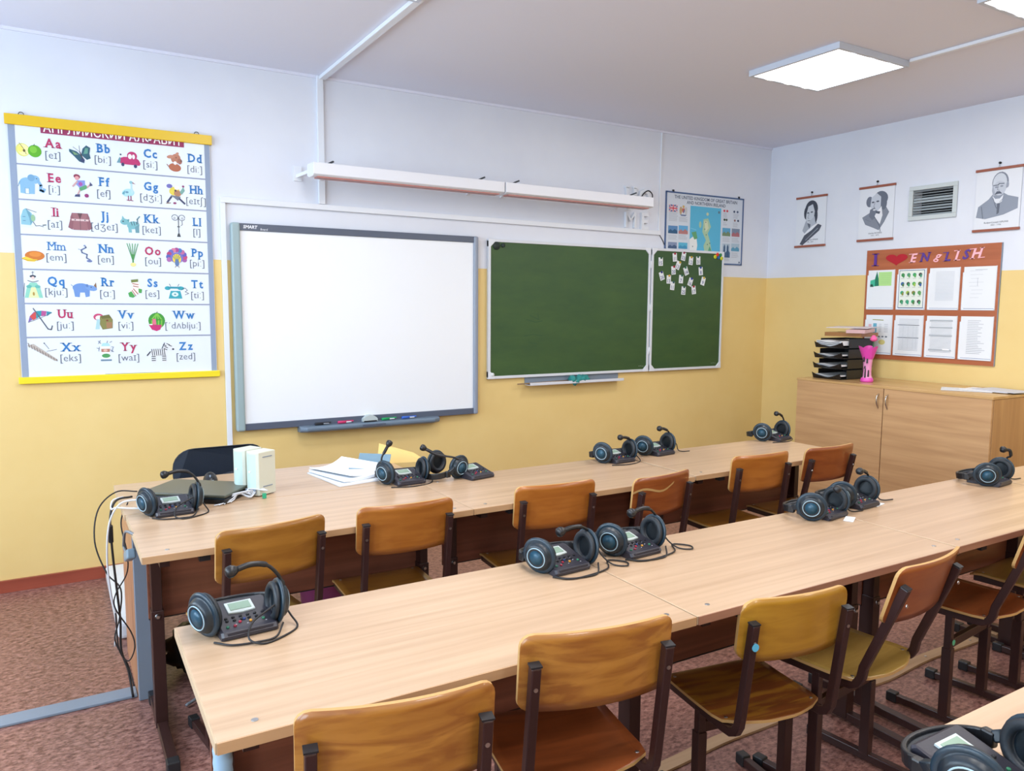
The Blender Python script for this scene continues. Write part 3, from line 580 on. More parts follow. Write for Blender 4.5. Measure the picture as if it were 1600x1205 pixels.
# number cards and magnets on the wing
CARDS = [(3.801, 1.927, '15', 2, '2a5a40'), (3.953, 1.967, '11', 6, 'b02038'), (4.049, 1.978, '33', -12, '8c2040'), (4.133, 1.945, '12', -6, 'c8a020'), (4.217, 1.950, '31', 3, '2a6048'), (3.991, 1.903, '13', -24, 'c8a830'),
         (3.942, 1.860, '20', 6, 'a81c3c'), (4.082, 1.858, '14', 22, '2a7050'), (4.249, 1.862, '8', 6, '2440a0'), (3.816, 1.811, '26', 20, '282c80'), (3.893, 1.785, '13', 0, 'd8a040'), (3.935, 1.733, '11', -5, '2a5a60'),
         (4.028, 1.790, '7', -3, '20604c'), (4.134, 1.768, '16', -22, '2838a0'), (4.279, 1.778, '9', -16, 'd8b848'), (4.059, 1.696, '25', -4, '205850'), (4.175, 1.702, '17', 8, 'a02030')]
POS = ['leftmost, by the upper left of the wing', 'near the top with a red clip', 'at the top with a maroon clip', 'near the top with a yellow clip', 'at upper right with a green clip', 'tilted, yellow clip, upper centre', 'left of centre with a red clip',
       'tilted in the centre with a green clip', 'at right with a blue clip above', 'tilted at the left edge with a dark blue clip', 'with an orange clip at lower left', 'bottom left of the cluster', 'just below the centre of the cluster', 'tilted with a blue clip at lower centre', 'rightmost with a yellow clip', 'lowest with a green clip', 'low with a red clip']
for (x, z, s_, rot, c), ps in zip(CARDS, POS):
    t = thing('number_card', 'number card %s %s' % (s_, ps), 'card', (x, -.031, z), group='number cards on the chalkboard wing')
    t.rotation_euler = (0, R(-rot), 0)
    MB().box((0, -.0005, 0), (.046, .001, .068)).build('card', M_paper, t)
    lettering('number', [(s_, 0, -.026, .042, dict(bold=.01, squeeze=.9))], ink('405088'), t, -.0015)
    MB().lathe([(.009, 0), (.009, -.006), (.005, -.009)], 10, 'Y').build('magnet_clip', ink(c), t, loc=(random.uniform(-.006, .008), -.0015, .03))
for x, z, c, nm in ((4.411, 1.988, 'd8dc30', 'yellow smiley magnet, left one at the wing corner'), (4.436, 2.008, 'd83020', 'red magnet at the upper right wing corner'), (4.452, 1.985, '2060a0', 'blue magnet between the two yellow smiley magnets'), (4.472, 2.006, '208040', 'green magnet at the upper right wing corner'), (4.487, 1.978, 'd8dc30', 'yellow smiley magnet, right one at the wing corner')):
    t = thing('round_magnet', nm, 'magnet', (x, -.031, z), group='round magnets at the wing corner')
    MB().lathe([(.016, 0), (.016, -.005), (.012, -.008), (.0, -.009)], 16, 'Y').build('disc', ink(c), t)
    if c[0] == 'd' and c[3] == 'c':
        a = Art(-.0092); a.ell(-.005, .004, .002, .003, '303010'); a.ell(.005, .004, .002, .003, '303010'); a.line([(-.007, -.003), (-.003, -.007), (.003, -.007), (.007, -.003)], .002, '303010'); a.build('smiley_face', t)

# ------------------------------------------------------------------ board lamps
for k, (x0, x1) in enumerate(((.868, 2.168), (2.178, 3.478))):
    t = thing('board_lamp', 'long white lamp above the %s, unlit with reddish slot' % ('whiteboard' if k == 0 else 'chalkboard'), 'lamp', (0, 0, 0))
    xc = (x0+x1)/2
    prof = [(-.30, 2.395), (-.175, 2.40), (-.165, 2.385), (-.165, 2.33), (-.20, 2.318), (-.28, 2.318), (-.30, 2.328)]
    b = MB(); b.v = [(x, y, z-(x-.868)*.004) for x in (x0, x1) for y, z in prof]; n = len(prof)
    for i in range(n): b.f.append((i, (i+1) % n, n+(i+1) % n, n+i))
    b.f += [tuple(range(n-1, -1, -1)), tuple(range(n, 2*n))]; b.m = [0]*len(b.f); b.sm = [False]*len(b.f)
    b.build('housing', M_white, t, bevel=.003)
    MB().box((xc, -.245, 2.3145-(xc-.868)*.004), (x1-x0-.06, .07, .008), ry=.004).build('reflector_slot', mat('copper_louvre', srgb(172, 112, 104), .4), t)
    for x in (x0+.13, x1-.13):
        b = MB(); b.bar((x, -.002, 2.33), (x, -.20, 2.40), .02, .012); b.bar((x, -.002, 2.40), (x, -.2, 2.40), .012, .012); b.build('bracket', M_white, t)
        MB().bar((x-.02, -.2, 2.402), (x+.01, -.24, 2.418), .012, .008).build('latch', M_cap, t)
    MB().box((x0-.012 if k == 0 else x1+.004, -.005, 2.365), (.05, .008, .09)).build('wall_plate', M_plastic, t)
    MB().bar((x0-.012 if k == 0 else x1+.004, -.005, 2.35), (x0+.02 if k == 0 else x1-.02, -.17, 2.36), .02, .02).build('support_arm', M_white, t)

# foam letters HO / ME hanging behind the lamp end
for ch, x, z, lab in (('H', 3.485, 2.365, 'white foam letter H of the upper pair behind the lamp end'), ('O', 3.625, 2.365, 'white foam letter O of the upper pair behind the lamp end'),
                      ('M', 3.487, 2.183, 'white foam letter M of the lower pair under the lamp end'), ('E', 3.633, 2.180, 'white foam letter E of the lower pair under the lamp end')):
    V, F = text_mesh(ch, .178, extrude=.012, bold=0 if ch == 'M' else .03, squeeze=.9)
    b = MB(); b.add(V, F)
    sz = .13
    for lv, fx in (SERIF.get(ch, []) if ch in 'H' else []):
        x0 = min(v[0] for v in V); x1 = max(v[0] for v in V); zz = 0 if lv == 0 else .13
        b.box((x0+fx*(x1-x0), 0, zz-(0 if lv else -.006)), (.036, .024, .014))
    o = b.build('foam_letter', M_plastic); o.location = (x, -.013, z); tag(o, lab, 'letter', 'foam letters behind the lamp')
P = smooth_path([(3.44, -.03, 2.425), (3.52, -.03, 2.43), (3.58, -.03, 2.43), (3.61, -.03, 2.46), (3.655, -.03, 2.482), (3.695, -.03, 2.455), (3.69, -.03, 2.41), (3.66, -.03, 2.38)], 5)
o = MB().tube(P, .0045, 6).build('looped_cable', M_cable_b); tag(o, 'black cable looped over the upper foam letters', 'cable')

# ------------------------------------------------------------------ map poster
t = thing('map_poster', 'blue map poster of the United Kingdom above the chalkboard wing', 'poster', (0, -.003, 0))
MB().box((4.312, 0, 2.216), (.896, .002, .568)).build('sheet', mat('map_sheet', srgb(206, 216, 228), .35), t)
b = MB()
for c, d in (((4.312, -.002, 2.497), (.9, .008, .012)), ((4.312, -.002, 1.932), (.9, .008, .012)), ((3.866, -.002, 2.215), (.012, .008, .57)), ((4.756, -.002, 2.215), (.01, .008, .57))): b.box(c, d)
b.build('border', mat('blue_border', srgb(70, 96, 140), .4), t)
lettering('title_lettering', [('THE UNITED KINGDOM OF GREAT BRITAIN', 4.318, 2.450, .038, dict(bold=.014, squeeze=.97)), ('AND NORTHERN IRELAND', 4.318, 2.413, .038, dict(bold=.014, squeeze=.97))], ink('4a5a74'), t, -.0016)
a = Art(-.0016)
a.rect(4.136, 1.94, 4.493, 2.402, '58b4d8')
a.build('sea_print', t)
a = Art(-.0022)
s = Sub(a, 4.3145, 2.171, .1785, .231)
s.p('a8c8a8', (-.15, .55), (.15, .6), (.35, .3), (.15, .05), (.3, -.2), (.45, -.6), (.7, -.85), (.5, -1), (-.2, -1), (0, -.7), (-.1, -.4), (.05, -.2), (-.2, .1)); s.p('d0d8b8', (-.1, .5), (.1, .5), (.2, .25), (0, .1)); s.p('58a080', (.3, -.4), (.6, -.8), (.3, -1), (.1, -.8)); s.p('e4e8e8', (-1, -.2), (-.6, 0), (-.5, -.4), (-.6, -.85), (-1, -.9)); s.p('60a070', (-.9, .05), (-.6, .1), (-.5, -.15), (-.7, -.2))
s.e('a8c8a8', -.35, .35, .08, .12); s.e('c4d4b4', .1, .75, .08, .06); s.e('607888', .85, .85, .06, .05); s.l('80c8e4', .03, (-.95, .2), (-.6, .15))
for x, z in ((-.05, .2), (.05, .0), (.15, -.35), (.2, -.6), (.3, -.3), (0, .45), (.4, -.75), (.1, -.85), (-.8, -.45), (-.75, -.65)): s.e('587070', x, z, .03, .025)
a.build('land_print', t)
a = Art(-.0016)
# flag
s = Sub(a, 3.945, 2.368, .046, .028); s.p('2c4890', (-1, -1), (1, -1), (1, 1), (-1, 1))
for q in (((-1, -1), (1, 1)), ((-1, 1), (1, -1))): s.l('f0f0f4', .34, *q); s.l('c83048', .14, *q)
s.p('f0f0f4', (-1, -.3), (1, -.3), (1, .3), (-1, .3)); s.p('f0f0f4', (-.2, -1), (.2, -1), (.2, 1), (-.2, 1)); s.p('c83048', (-1, -.18), (1, -.18), (1, .18), (-1, .18)); s.p('c83048', (-.12, -1), (.12, -1), (.12, 1), (-.12, 1))
a.build('flag_print', t)
a = Art(-.0016); s = Sub(a, 4.058, 2.355, .048, .046)
s.e('b8a078', -.6, 0, .3, .7); s.e('c0c4c8', .6, 0, .3, .7); s.p('c86858', (-.3, .4), (.3, .4), (.3, -.1), (0, -.5), (-.3, -.1)); s.p('5070a8', (0, .15), (.3, .15), (.2, -.3), (0, -.5)); s.e('c8a860', 0, .7, .25, .25); s.p('6878a0', (-.8, -.7), (.8, -.7), (.5, -.95), (-.5, -.95)); a.build('crest_print', t)
a = Art(-.0016)
for x0, z0, x1, z1, c1, c2 in ((3.896, 2.163, 3.999, 2.226, '5888b8', '2c5880'), (4.01, 2.164, 4.114, 2.233, '60a8d8', 'b07878'), (3.898, 2.041, 3.996, 2.093, '8090b0', '40587c'), (4.013, 2.043, 4.113, 2.094, '58b0d0', '4090b8'),
                               (4.514, 2.172, 4.611, 2.241, '58a0c8', '708868'), (4.627, 2.173, 4.724, 2.241, '7888a0', 'a86870'), (4.518, 1.989, 4.614, 2.108, 'b0c4d4', '44688c'), (4.627, 2.047, 4.726, 2.113, 'a8c0d0', '5898b8')):
    a = Art(-.0016); a.rect(x0, z0, x1, z1, c1); w = x1-x0; h = z1-z0
    a.poly([(x0, z0), (x1, z0), (x1, z0+h*.35), (x0+w*.7, z0+h*.6), (x0+w*.45, z0+h*.35), (x0+w*.25, z0+h*.55), (x0, z0+h*.3)], c2)
    if x0 == 4.518:
        for xx in (4.545, 4.585): a.poly([(xx-.011, 1.99), (xx+.011, 1.99), (xx+.011, 2.08), (xx, 2.105), (xx-.011, 2.08)], '38587c')
    a.build('photo_print', t)
a = Art(-.0016)
for (x0, x1, z0, z1) in ((3.9, 4.0, 2.26, 2.335), (4.01, 4.11, 2.26, 2.30), (3.9, 4.0, 2.115, 2.15), (4.01, 4.11, 2.12, 2.155), (4.52, 4.57, 2.33, 2.365), (4.64, 4.71, 2.33, 2.365), (4.52, 4.57, 2.26, 2.29), (4.64, 4.71, 2.25, 2.29), (4.52, 4.61, 2.125, 2.16), (4.63, 4.72, 2.125, 2.16), (4.63, 4.72, 1.985, 2.035), (4.52, 4.61, 1.955, 1.98)):
    z = z1
    while z > z0: a.line([(x0, z), (x1-random.uniform(0, .02), z)], .0025, 'a4acb8'); a.k -= 1; z -= .0085
for x, z, c in ((4.53, 2.385, 'c84050'), (4.565, 2.385, 'c84050'), (4.65, 2.385, '405070'), (4.69, 2.385, '506080'), (4.535, 2.31, '304028'), (4.56, 2.31, '405048'), (4.66, 2.31, '907070'), (4.70, 2.31, '405070')): a.ell(x, z, .012, .01, c)
a.poly([(4.72, 1.945), (4.742, 1.945), (4.731, 1.965)], '405070')
a.build('small_print', t)['kind'] = 'stuff'
for x in (3.94, 4.70): MB().box((x, -.003, 2.508), (.016, .008, .018)).build('hanging_clip', M_cap, t)

# ------------------------------------------------------------------ portraits on the right wall (local x = towards the camera side)
def rwall(name, label, cat, y, z, group=None):
    t = thing(name, label, cat, (RX-.0065, y, z), R(-90), group); return t
def portrait(which, y, z, label):
    t = rwall('portrait_sheet', label, 'portrait', y, z, 'portraits on the right wall')
    MB().box((0, 0, 0), (.296, .002, .41)).build('sheet', mat('portrait_paper', srgb(222, 228, 236), .45), t)
    for zz, nm in ((.205, 'top_rail'), (-.205, 'bottom_rail')): MB().box((0, -.003, zz), (.31, .012, .018)).build(nm, mat('red_brown_rail', srgb(150, 86, 66), .4), t, bevel=.002)
    MB().tube([(-.004, -.006, .213), (.0, -.004, .24), (.006, -.006, .213)], .0012, 5).build('hanging_loop', M_greyduct, t)
    MB().lathe([(.008, .002), (.008, -.008), (.004, -.011)], 10, 'Y').build('nail_head', M_cap, t, loc=(.001, 0, .243))
    a = Art(-.0016); s = Sub(a, 0, 0, .148, .205)
    if which == 0:
        s.p('a4acb8', (-.55, -.35), (-.3, .1), (.3, .1), (.5, -.2), (.3, -.5), (-.3, -.55)); s.e('3c4250', .02, .5, .43, .36); s.e('3c4250', .28, .22, .17, .3); s.e('3c4250', -.32, .36, .16, .26); s.p('c4ccd6', (-.32, .3), (-.2, .62), (.1, .7), (.25, .4), (.2, .1), (-.02, -.08), (-.25, -.05), (-.33, .15)); s.p('b4bcc8', (-.1, 0), (.25, .2), (.35, -.15), (-.05, -.35)); s.p('e4e8ee', (-.2, -.35), (.1, -.2), (.55, -.05), (.5, -.2), (-.25, -.55), (-.5, -.55))
        s.p('4c5260', (-.7, -.9), (-.4, -.55), (.1, -.35), (.5, -.12), (.75, -.2), (.6, -.4), (.1, -.65), (-.5, -.95)); s.l('9098a4', .05, (-.3, -.75), (.5, -.3)); s.e('4c5464', -.2, .36, .07, .03); s.e('4c5464', .05, .38, .08, .03); s.l('8c94a2', .03, (-.12, .35), (-.2, .15), (-.12, .12)); s.l('606878', .03, (-.2, .04), (-.05, .04)); s.p('5c6472', (-.22, -.05), (.0, -.12), (-.05, -.3), (-.15, -.2))
    elif which == 1:
        s.p('808896', (-.8, -.12), (-.4, .02), (.2, .3), (.5, .28), (.75, .0), (.5, -.35), (.2, -.65), (-.1, -.55), (-.6, -.4)); s.e('646c7c', .25, .55, .4, .26, -20); s.e('6c7484', -.4, .45, .2, .2); s.e('646c7c', .42, .35, .18, .25); s.p('c0c8d4', (-.35, .3), (-.3, .6), (0, .75), (.25, .6), (.25, .25), (.1, .05), (-.15, 0)); s.p('6c7484', (-.35, .15), (-.1, .22), (.05, .08), (0, -.15), (-.2, -.25), (-.4, -.1)); s.p('e4e8ee', (0, 0), (.3, .25), (.38, -.1), (.25, -.42), (-.08, -.12)); s.p('4c5464', (0, .08), (.25, .05), (.2, -.04), (0, .0))
        s.e('505868', -.2, .42, .08, .03); s.e('505868', .07, .44, .09, .03); s.l('8890a0', .03, (-.08, .42), (-.15, .25), (-.08, .22)); s.l('5c6474', .035, (-.1, -.1), (.25, -.5), (.3, -.7)); s.l('6c7484', .02, (-.6, -.2), (-.3, -.3)); s.e('d4dae2', -.1, .13, .09, .03)
    else:
        s.p('8c96a6', (-.92, -.55), (-.85, -.2), (-.4, .02), (-.2, .2), (.25, .2), (.45, .1), (.9, 0), (.9, -.35), (.3, -.52), (-.5, -.62)); s.e('7c8494', .08, .55, .36, .34); s.e('c8d0da', .06, .54, .31, .31); s.e('bcc4d0', .06, .36, .29, .24); s.p('a4acba', (-.25, .5), (-.1, .15), (-.2, .1), (-.27, .3)); s.e('98a0b0', .4, .45, .06, .1); s.l('4c5464', .035, (-.22, .46), (.0, .47), (.03, .51), (.25, .5)); s.e('8c94a4', -.08, .4, .07, .03); s.e('8c94a4', .15, .42, .07, .03)
        s.p('545c6c', (-.15, .16), (-.05, .26), (.08, .26), (.2, .17), (.05, .18)); s.l('7c8494', .025, (0, .43), (-.03, .31), (.06, .29)); s.p('dce2ea', (-.22, .12), (-.1, .02), (.1, .02), (.25, .14), (.2, -.08), (.02, -.16), (-.18, -.04)); s.p('5c6474', (.0, -.13), (.12, -.13), (.1, -.45), (0, -.5)); s.l('646c7c', .03, (-.2, .05), (-.05, -.25), (.05, -.35)); s.l('646c7c', .03, (-.7, -.2), (-.6, -.6)); s.l('7c8494', .02, (.1, -.1), (.3, .05))
    a.build('printed_portrait', t)
    txt = [('George Gordon BYRON', '1788 - 1824'), ('Charles DICKENS', '1812 - 1870'), ('Rudyard Joseph KIPLING', '1865 - 1936')][which]
    lettering('caption', [(txt[0], 0, -.158, .0155, dict(bold=.01)), (txt[1], 0, -.175, .0145, {})], ink('485060'), t, -.0016)
portrait(0, -.455, 2.289, 'leftmost portrait sheet, long-haired man looking left, right wall')
portrait(1, -1.06, 2.300, 'middle portrait sheet, bearded man with bow tie, left of the vent')
portrait(2, -1.965, 2.306, 'right portrait sheet, balding man with moustache, right of the vent')
# ventilation grille
t = rwall('vent_grille', 'grey louvred ventilation grille in the right wall', 'vent', -1.51, 2.34)
b = MB()
for c, d in (((0, -.003, .11), (.36, .012, .03)), ((0, -.003, -.11), (.36, .012, .03)), ((-.165, -.003, 0), (.03, .012, .189)), ((.165, -.003, 0), (.03, .012, .189))): b.box(c, d)
b.build('frame', mat('grille_frame', srgb(196, 206, 208), .45), t, bevel=.002)
for i in range(10): MB().box((0, .012, -.088+i*.0196), (.31, .015, .003), rx=R([20, 20, 20, 75, 80, 15, 50, 50, 15, 50][9-i])).build('slat', mat('grille_slat', srgb(160, 172, 178), .4), t)
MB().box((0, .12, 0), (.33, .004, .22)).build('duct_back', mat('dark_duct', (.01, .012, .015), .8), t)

# ------------------------------------------------------------------ notice board
t = rwall('notice_board', 'brown wooden notice board with I love English heading', 'notice board', 0, 0)
X0, X1, Z0, Z1 = 1.005, 2.018, 1.166, 2.013
M_nb = wood('cherry_laminate', srgb(164, 92, 58), srgb(180, 104, 68), .4, (2, 20, 26))
MB().box(((X0+X1)/2, -.001, (Z0+Z1)/2), (X1-X0, .01, Z1-Z0)).build('backing_board', M_nb, t)
MB().box((X1+.002, -.001, (Z0+Z1)/2), (.004, .010, Z1-Z0)).build('edge_strip', M_greyduct, t)
def pap(i, x0, x1, z0, z1):
    p = thing('notice_sheet', NOTE[i], 'paper', (RX-.0065, 0, 0), R(-90), 'sheets in the notice board pockets')
    b = MB(); b.box(((x0+x1)/2, -.0085, (z0+z1)/2), (x1-x0-.012, .001, z1-z0-.004)); b.build('paper', M_paper, p)
    k = thing('plastic_pocket', 'clear pocket around the %s' % NOTE[i].split(',')[0], 'pocket', (RX-.0065, 0, 0), R(-90), 'clear pockets of the notice board')
    b = MB(); b.box((x0+.003, -.009, (z0+z1)/2-.02), (.006, .006, z1-z0-.04)); b.box(((x0+x1)/2, -.009, z0), (x1-x0, .006, .006)); b.box((x1-.002, -.009, (z0+z1)/2), (.005, .006, z1-z0))
    b.build('pocket_rim', mat('clear_rim', srgb(222, 228, 236), .2), k)
    a = Art(-.0094); cx, cz = (x0+x1)/2, (z0+z1)/2; w, h = (x1-x0-.03)/2, (z1-z0-.02)/2; s = Sub(a, cx, cz, w, h); g = 'a8b0bc'
    rn = random.Random(i)
    if i == 0:
        s.p('b0e090', (-.2, .95), (.9, .95), (.9, .2), (-.2, .2)); s.p('40b898', (-.9, .5), (-.3, .6), (-.15, .2), (-.9, .15)); s.p('18785c', (-.5, .2), (-.5, .6), (-.35, 1), (-.2, .6), (-.15, .2)); s.p('205048', (-.9, .15), (-.6, .15), (-.7, .3), (-.9, .28))
        for z in (.85, .75, .65, .55, .45, .35): s.l('98c880', .02, (0, z), (.8, z))
    elif i == 1:
        s.p('3c5c84', (-1, -1), (1, -1), (1, 1), (-1, 1)); s.p('e4ece4', (-.96, -.97), (.96, -.97), (.96, .97), (-.96, .97))
        cs = ['3c8c50', '507840', '888838', '489878', '2c60a0', '60a060', '38a068', '405848', '28a078', '484848', '58b058', 'a0c050']
        for r_ in range(4):
            for c_ in range(4):
                x, z = -.7+c_*.46, .75-r_*.47; c = cs[(r_*4+c_*3) % 12]; s.e(c, x, z, .14, .1, rn.uniform(0, 90)); s.e(cs[(r_+c_*5) % 12], x+.05, z-.06, .08, .09); s.l('909890', .025, (x-.12, z-.19), (x+.12, z-.19))
    elif i == 4:
        s.p('e0b8c0', (-.85, .55), (-.6, .55), (-.6, .05), (-.85, .05)); s.p('68b0cc', (-.45, .6), (-.15, .6), (-.15, 0), (-.45, 0)); s.p('203850', (-.4, -.05), (-.2, -.05), (-.2, -.15), (-.4, -.15)); s.e('d8d088', .35, -.42, .28, .14)
        for z in (.55, .45, .35, .25, .15): s.l(g, .03, (.05, z), (.25, z)); s.l(g, .03, (.5, z), (.8, z))
        for x in (.1, .4, .7): s.e('687888', x, -.12, .1, .04)
        s.l('98a060', .06, (-.5, .8), (.4, .78))
    else:
        n = {2: 22, 3: 8, 5: 24, 6: 24, 7: 20}[i]; top = .85; 
        for k_ in range(n):
            z = top-k_*(1.5 if i in (2, 3) else 1.7)/n; x0_, x1_ = (-.6, .75) if i == 2 else (-.75, .8)
            if i == 3: x0_ = -.7+.2*rn.random(); x1_ = x0_+.5+.6*rn.random(); c = 'c4ccd4'
            elif i == 7: x0_ = -.6; x1_ = .1+.6*rn.random(); c = '9098a8'
            elif i == 2: c = 'bcc4d0'
            else: c = 'a8b2bc'
            s.l(c, .022, (x0_, z), (x1_, z))
        if i == 5:
            for z in (.55, -.12): s.l('606874', .035, (-.85, z), (.85, z))
            for x in (-.4, 0, .4, .65): s.l('c4ccd4', .02, (x, .5), (x, -.7))
        if i == 6:
            for z in (.85, .5, .1, -.65): s.p('b4bcc4', (-.85, z), (.85, z), (.85, z-.08), (-.85, z-.08))
            s.p('eef2f6', (.2, -.6), (.7, -.6), (.7, -.68), (.2, -.68))
        if i == 3: s.l(g, .03, (-.3, .9), (.5, .9)); s.l(g, .02, (-.1, .5), (-.1, .1))
    a.build('print', p)
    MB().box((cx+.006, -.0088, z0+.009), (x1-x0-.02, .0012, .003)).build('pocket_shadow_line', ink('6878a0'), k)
NOTE = ['sheet with green tower picture, first in the upper row', 'sheet with rows of small green pictures, second in the upper row', 'sheet of dense pale text, third in the upper row', 'nearly empty sheet, rightmost in the upper row',
        'sheet with blue and pink columns, first in the lower row', 'sheet with two dark table lines, second in the lower row', 'sheet of grey boxed form, third in the lower row', 'sheet with centred text lines, rightmost in the lower row']
for i, x0 in enumerate((1.024, 1.275, 1.522, 1.771)): pap(i, x0, x0+.229, 1.554, 1.858)
for i, x0 in enumerate((1.024, 1.272, 1.521, 1.771)): pap(4+i, x0, x0+.230, 1.204, 1.510)
# cut-out heading letters and heart
HEAD = [('I', 1.083, 1.895, .125, '5a3090', dict(bold=.045, serif=True), 0), ('E', 1.395, 1.906, .09, 'f4b8c4', dict(bold=.03, shear=.3, serif=True), 3), ('N', 1.487, 1.910, .088, '583890', dict(bold=.03, shear=.3, serif=True), 3),
        ('g', 1.576, 1.918, .088, 'f4b8c4', dict(bold=.012, shear=.3), -14), ('L', 1.648, 1.905, .088, '583890', dict(bold=.03, shear=.3, serif=True), 3), ('I', 1.722, 1.908, .096, 'f4b8c4', dict(bold=.03, shear=.3, serif=True), 2), ('S', 1.785, 1.913, .092, '583890', dict(bold=.03, shear=.3), 0), ('H', 1.862, 1.916, .096, 'f4b8c4', dict(bold=.03, shear=.35, serif=True), 4)]
for ch, x, z, s_, c, kw, rot in HEAD:
    V, F = text_mesh(ch, s_, extrude=.0015, **kw); b = MB(); b.add(V, F)
    o = b.build('heading_letter', ink(c)); o.parent = t; o.location = (x, -.009, z); o.rotation_euler = (0, R(-rot), 0)
pts = []
for i in range(32):
    q = 2*PI*i/32; pts.append((.088*(math.sin(q)**3)*1.0, .045*(13*math.cos(q)-5*math.cos(2*q)-2*math.cos(3*q)-math.cos(4*q))/15))
o = MB().prism(pts[::-1], -.003, 0).build('heading_heart', mat('red_card', srgb(176, 20, 40), .5), t); o.location = (1.258, -.0065, 1.936); o['label'] = 'red card heart'

# ------------------------------------------------------------------ cabinet
t = thing('cabinet', 'low wide beech cabinet with two doors under the notice board', 'cabinet', (0, 0, 0))
cx0, cx1, cy0, cy1, ch = 4.489, 5.07, -2.333, -.869, 1.018
for yy in (cy1-.01, cy0+.01): MB().box(((cx0+cx1)/2+.01, yy, ch/2-.01), (cx1-cx0-.02, .02, ch-.02)).build('side_panel', M_cabside, t)
b = MB(); b.box((cx1-.01, (cy0+cy1)/2, ch/2), (.012, cy1-cy0-.04, ch-.06)); b.box(((cx0+cx1)/2, (cy0+cy1)/2, .06), (cx1-cx0-.08, cy1-cy0-.04, .02)); b.build('carcass', M_cabside, t)
MB().box(((cx0+cx1)/2, (cy0+cy1)/2, ch-.009), (cx1-cx0+.004, cy1-cy0+.006, .018)).build('top_board', M_cabtop, t, bevel=.002)
ysp = -1.602
for a_, c_, hy in ((cy0+.003, ysp-.003, ysp-.035), (ysp+.003, cy1-.003, ysp+.035)):
    d = MB().box((cx0+.009, (a_+c_)/2, .525), (.018, c_-a_, .95)).build('door', M_cab, t, bevel=.0015)
    MB().tube(smooth_path([(cx0, hy, .98-.02), (cx0-.022, hy, .945), (cx0-.026, hy, .92), (cx0-.022, hy, .895), (cx0, hy, .86)], 5), .005, 8, rs=None).build('handle', mat('brushed_handle', (.6, .58, .56), .25, 1), d)
MB().box((cx0+.03, (cy0+cy1)/2, .025), (.02, cy1-cy0-.05, .05)).build('plinth', M_cabside, t)

# letter trays on the cabinet: four stacked
cab_z = ch+.001
for i in range(4):
    z = cab_z+i*.079
    t = thing('letter_tray', 'black plastic letter tray, %s of the stack of four on the cabinet' % ['lowest', 'second from the bottom', 'third from the bottom', 'topmost'][i], 'letter tray', (4.80, -1.05, z), 0, 'letter trays on the cabinet')
    w, d = .36, .25     # opening faces the room (-x), slightly fanned
    b = MB(); dx = -.012*(3-i)*.4
    b.box((dx, 0, .004), (w, d, .004))
    for sy in (-1, 1): b.box((dx+.03, sy*d/2, .037), (w-.06, .005, .066))
    b.box((dx+w/2, 0, .037), (.005, d, .066)); b.build('tray_body', M_black, t)
    # scooped front lip with raised tips
    vs = []; n = 12
    for k in range(n+1):
        yy = -d/2+d*k/n; h = .012+.036*abs(2*k/n-1)**1.6; vs += [(dx-w/2, yy, .0), (dx-w/2-.02, yy, h)]
    MB().add(vs, [(2*k, 2*k+2, 2*k+3, 2*k+1) for k in range(n)]).build('front_lip', M_black, t)
    if i == 0: MB().box((0, 0, -.0005), (w-.05, d-.03, .002)).build('feet', M_black, t)
    # paper bundle lying in the tray
    p = thing('paper_bundle', 'pile of white papers in the %s letter tray' % ['lowest', 'second lowest', 'third', 'topmost'][i], 'papers', (4.79, -1.05, z+.007), 0, 'paper piles in the letter trays')
    hh = [.010, .014, .011, .035][i]; vs = []; n = 10; rn = random.Random(i+9)
    ph = rn.uniform(0, 6)
    for lay in (0, 1):
        for k in range(n+1):
            yy = -.11+.22*k/n; zz = .004+.012*(.5+.5*math.cos(k/n*2*PI+(0 if i == 0 else ph*.3)))+(hh if lay else 0)
            for xx in (-.175, .16): vs.append((xx-(.012 if lay else 0), yy, zz))
    o2 = 2*(n+1); fs = []
    for k in range(n):
        a0 = 2*k; fs += [(a0, a0+1, a0+3, a0+2), (o2+a0, o2+a0+2, o2+a0+3, o2+a0+1), (a0, a0+2, o2+a0+2, o2+a0), (a0+1, o2+a0+1, o2+a0+3, a0+3)]
    fs += [(0, o2, o2+1, 1), (2*n, 2*n+1, o2+2*n+1, o2+2*n)]
    MB().add(vs, fs).build('sheets', M_paper, p)
    if i == 3:
        for q in (.012, .024): MB().tube([(-.19, -.1+.02*j, q+.004+.012*(.5+.5*math.cos(j/10*2*PI))+.003) for j in range(11)], .0016, 5).build('divider_edge', M_cap, p)
# loose things on top of the trays
o = MB().box((0, 0, 0), (.24, .30, .03), rz=.1).build('folded_wrapper', mat('brown_foil', srgb(150, 104, 60), .3)); o.location = (4.83, -1.08, cab_z+.325+.015); tag(o, 'brown patterned packet on the topmost letter tray', 'packet')
o = MB().box((0, 0, 0), (.2, .14, .025), rz=.25, ry=-.05).build('chocolate_box', mat('pink_box', srgb(206, 168, 168), .35)); o.location = (4.80, -1.18, cab_z+.37); tag(o, 'pinkish flat box on the topmost letter tray', 'box')
o = MB().box((0, 0, 0), (.23, .32, .004), rz=.25, ry=-.03).build('thin_folder', mat('pale_folder', srgb(214, 206, 214), .4)); o.location = (4.86, -1.07, cab_z+.393); tag(o, 'pale thin folder lying topmost above the letter trays', 'folder')
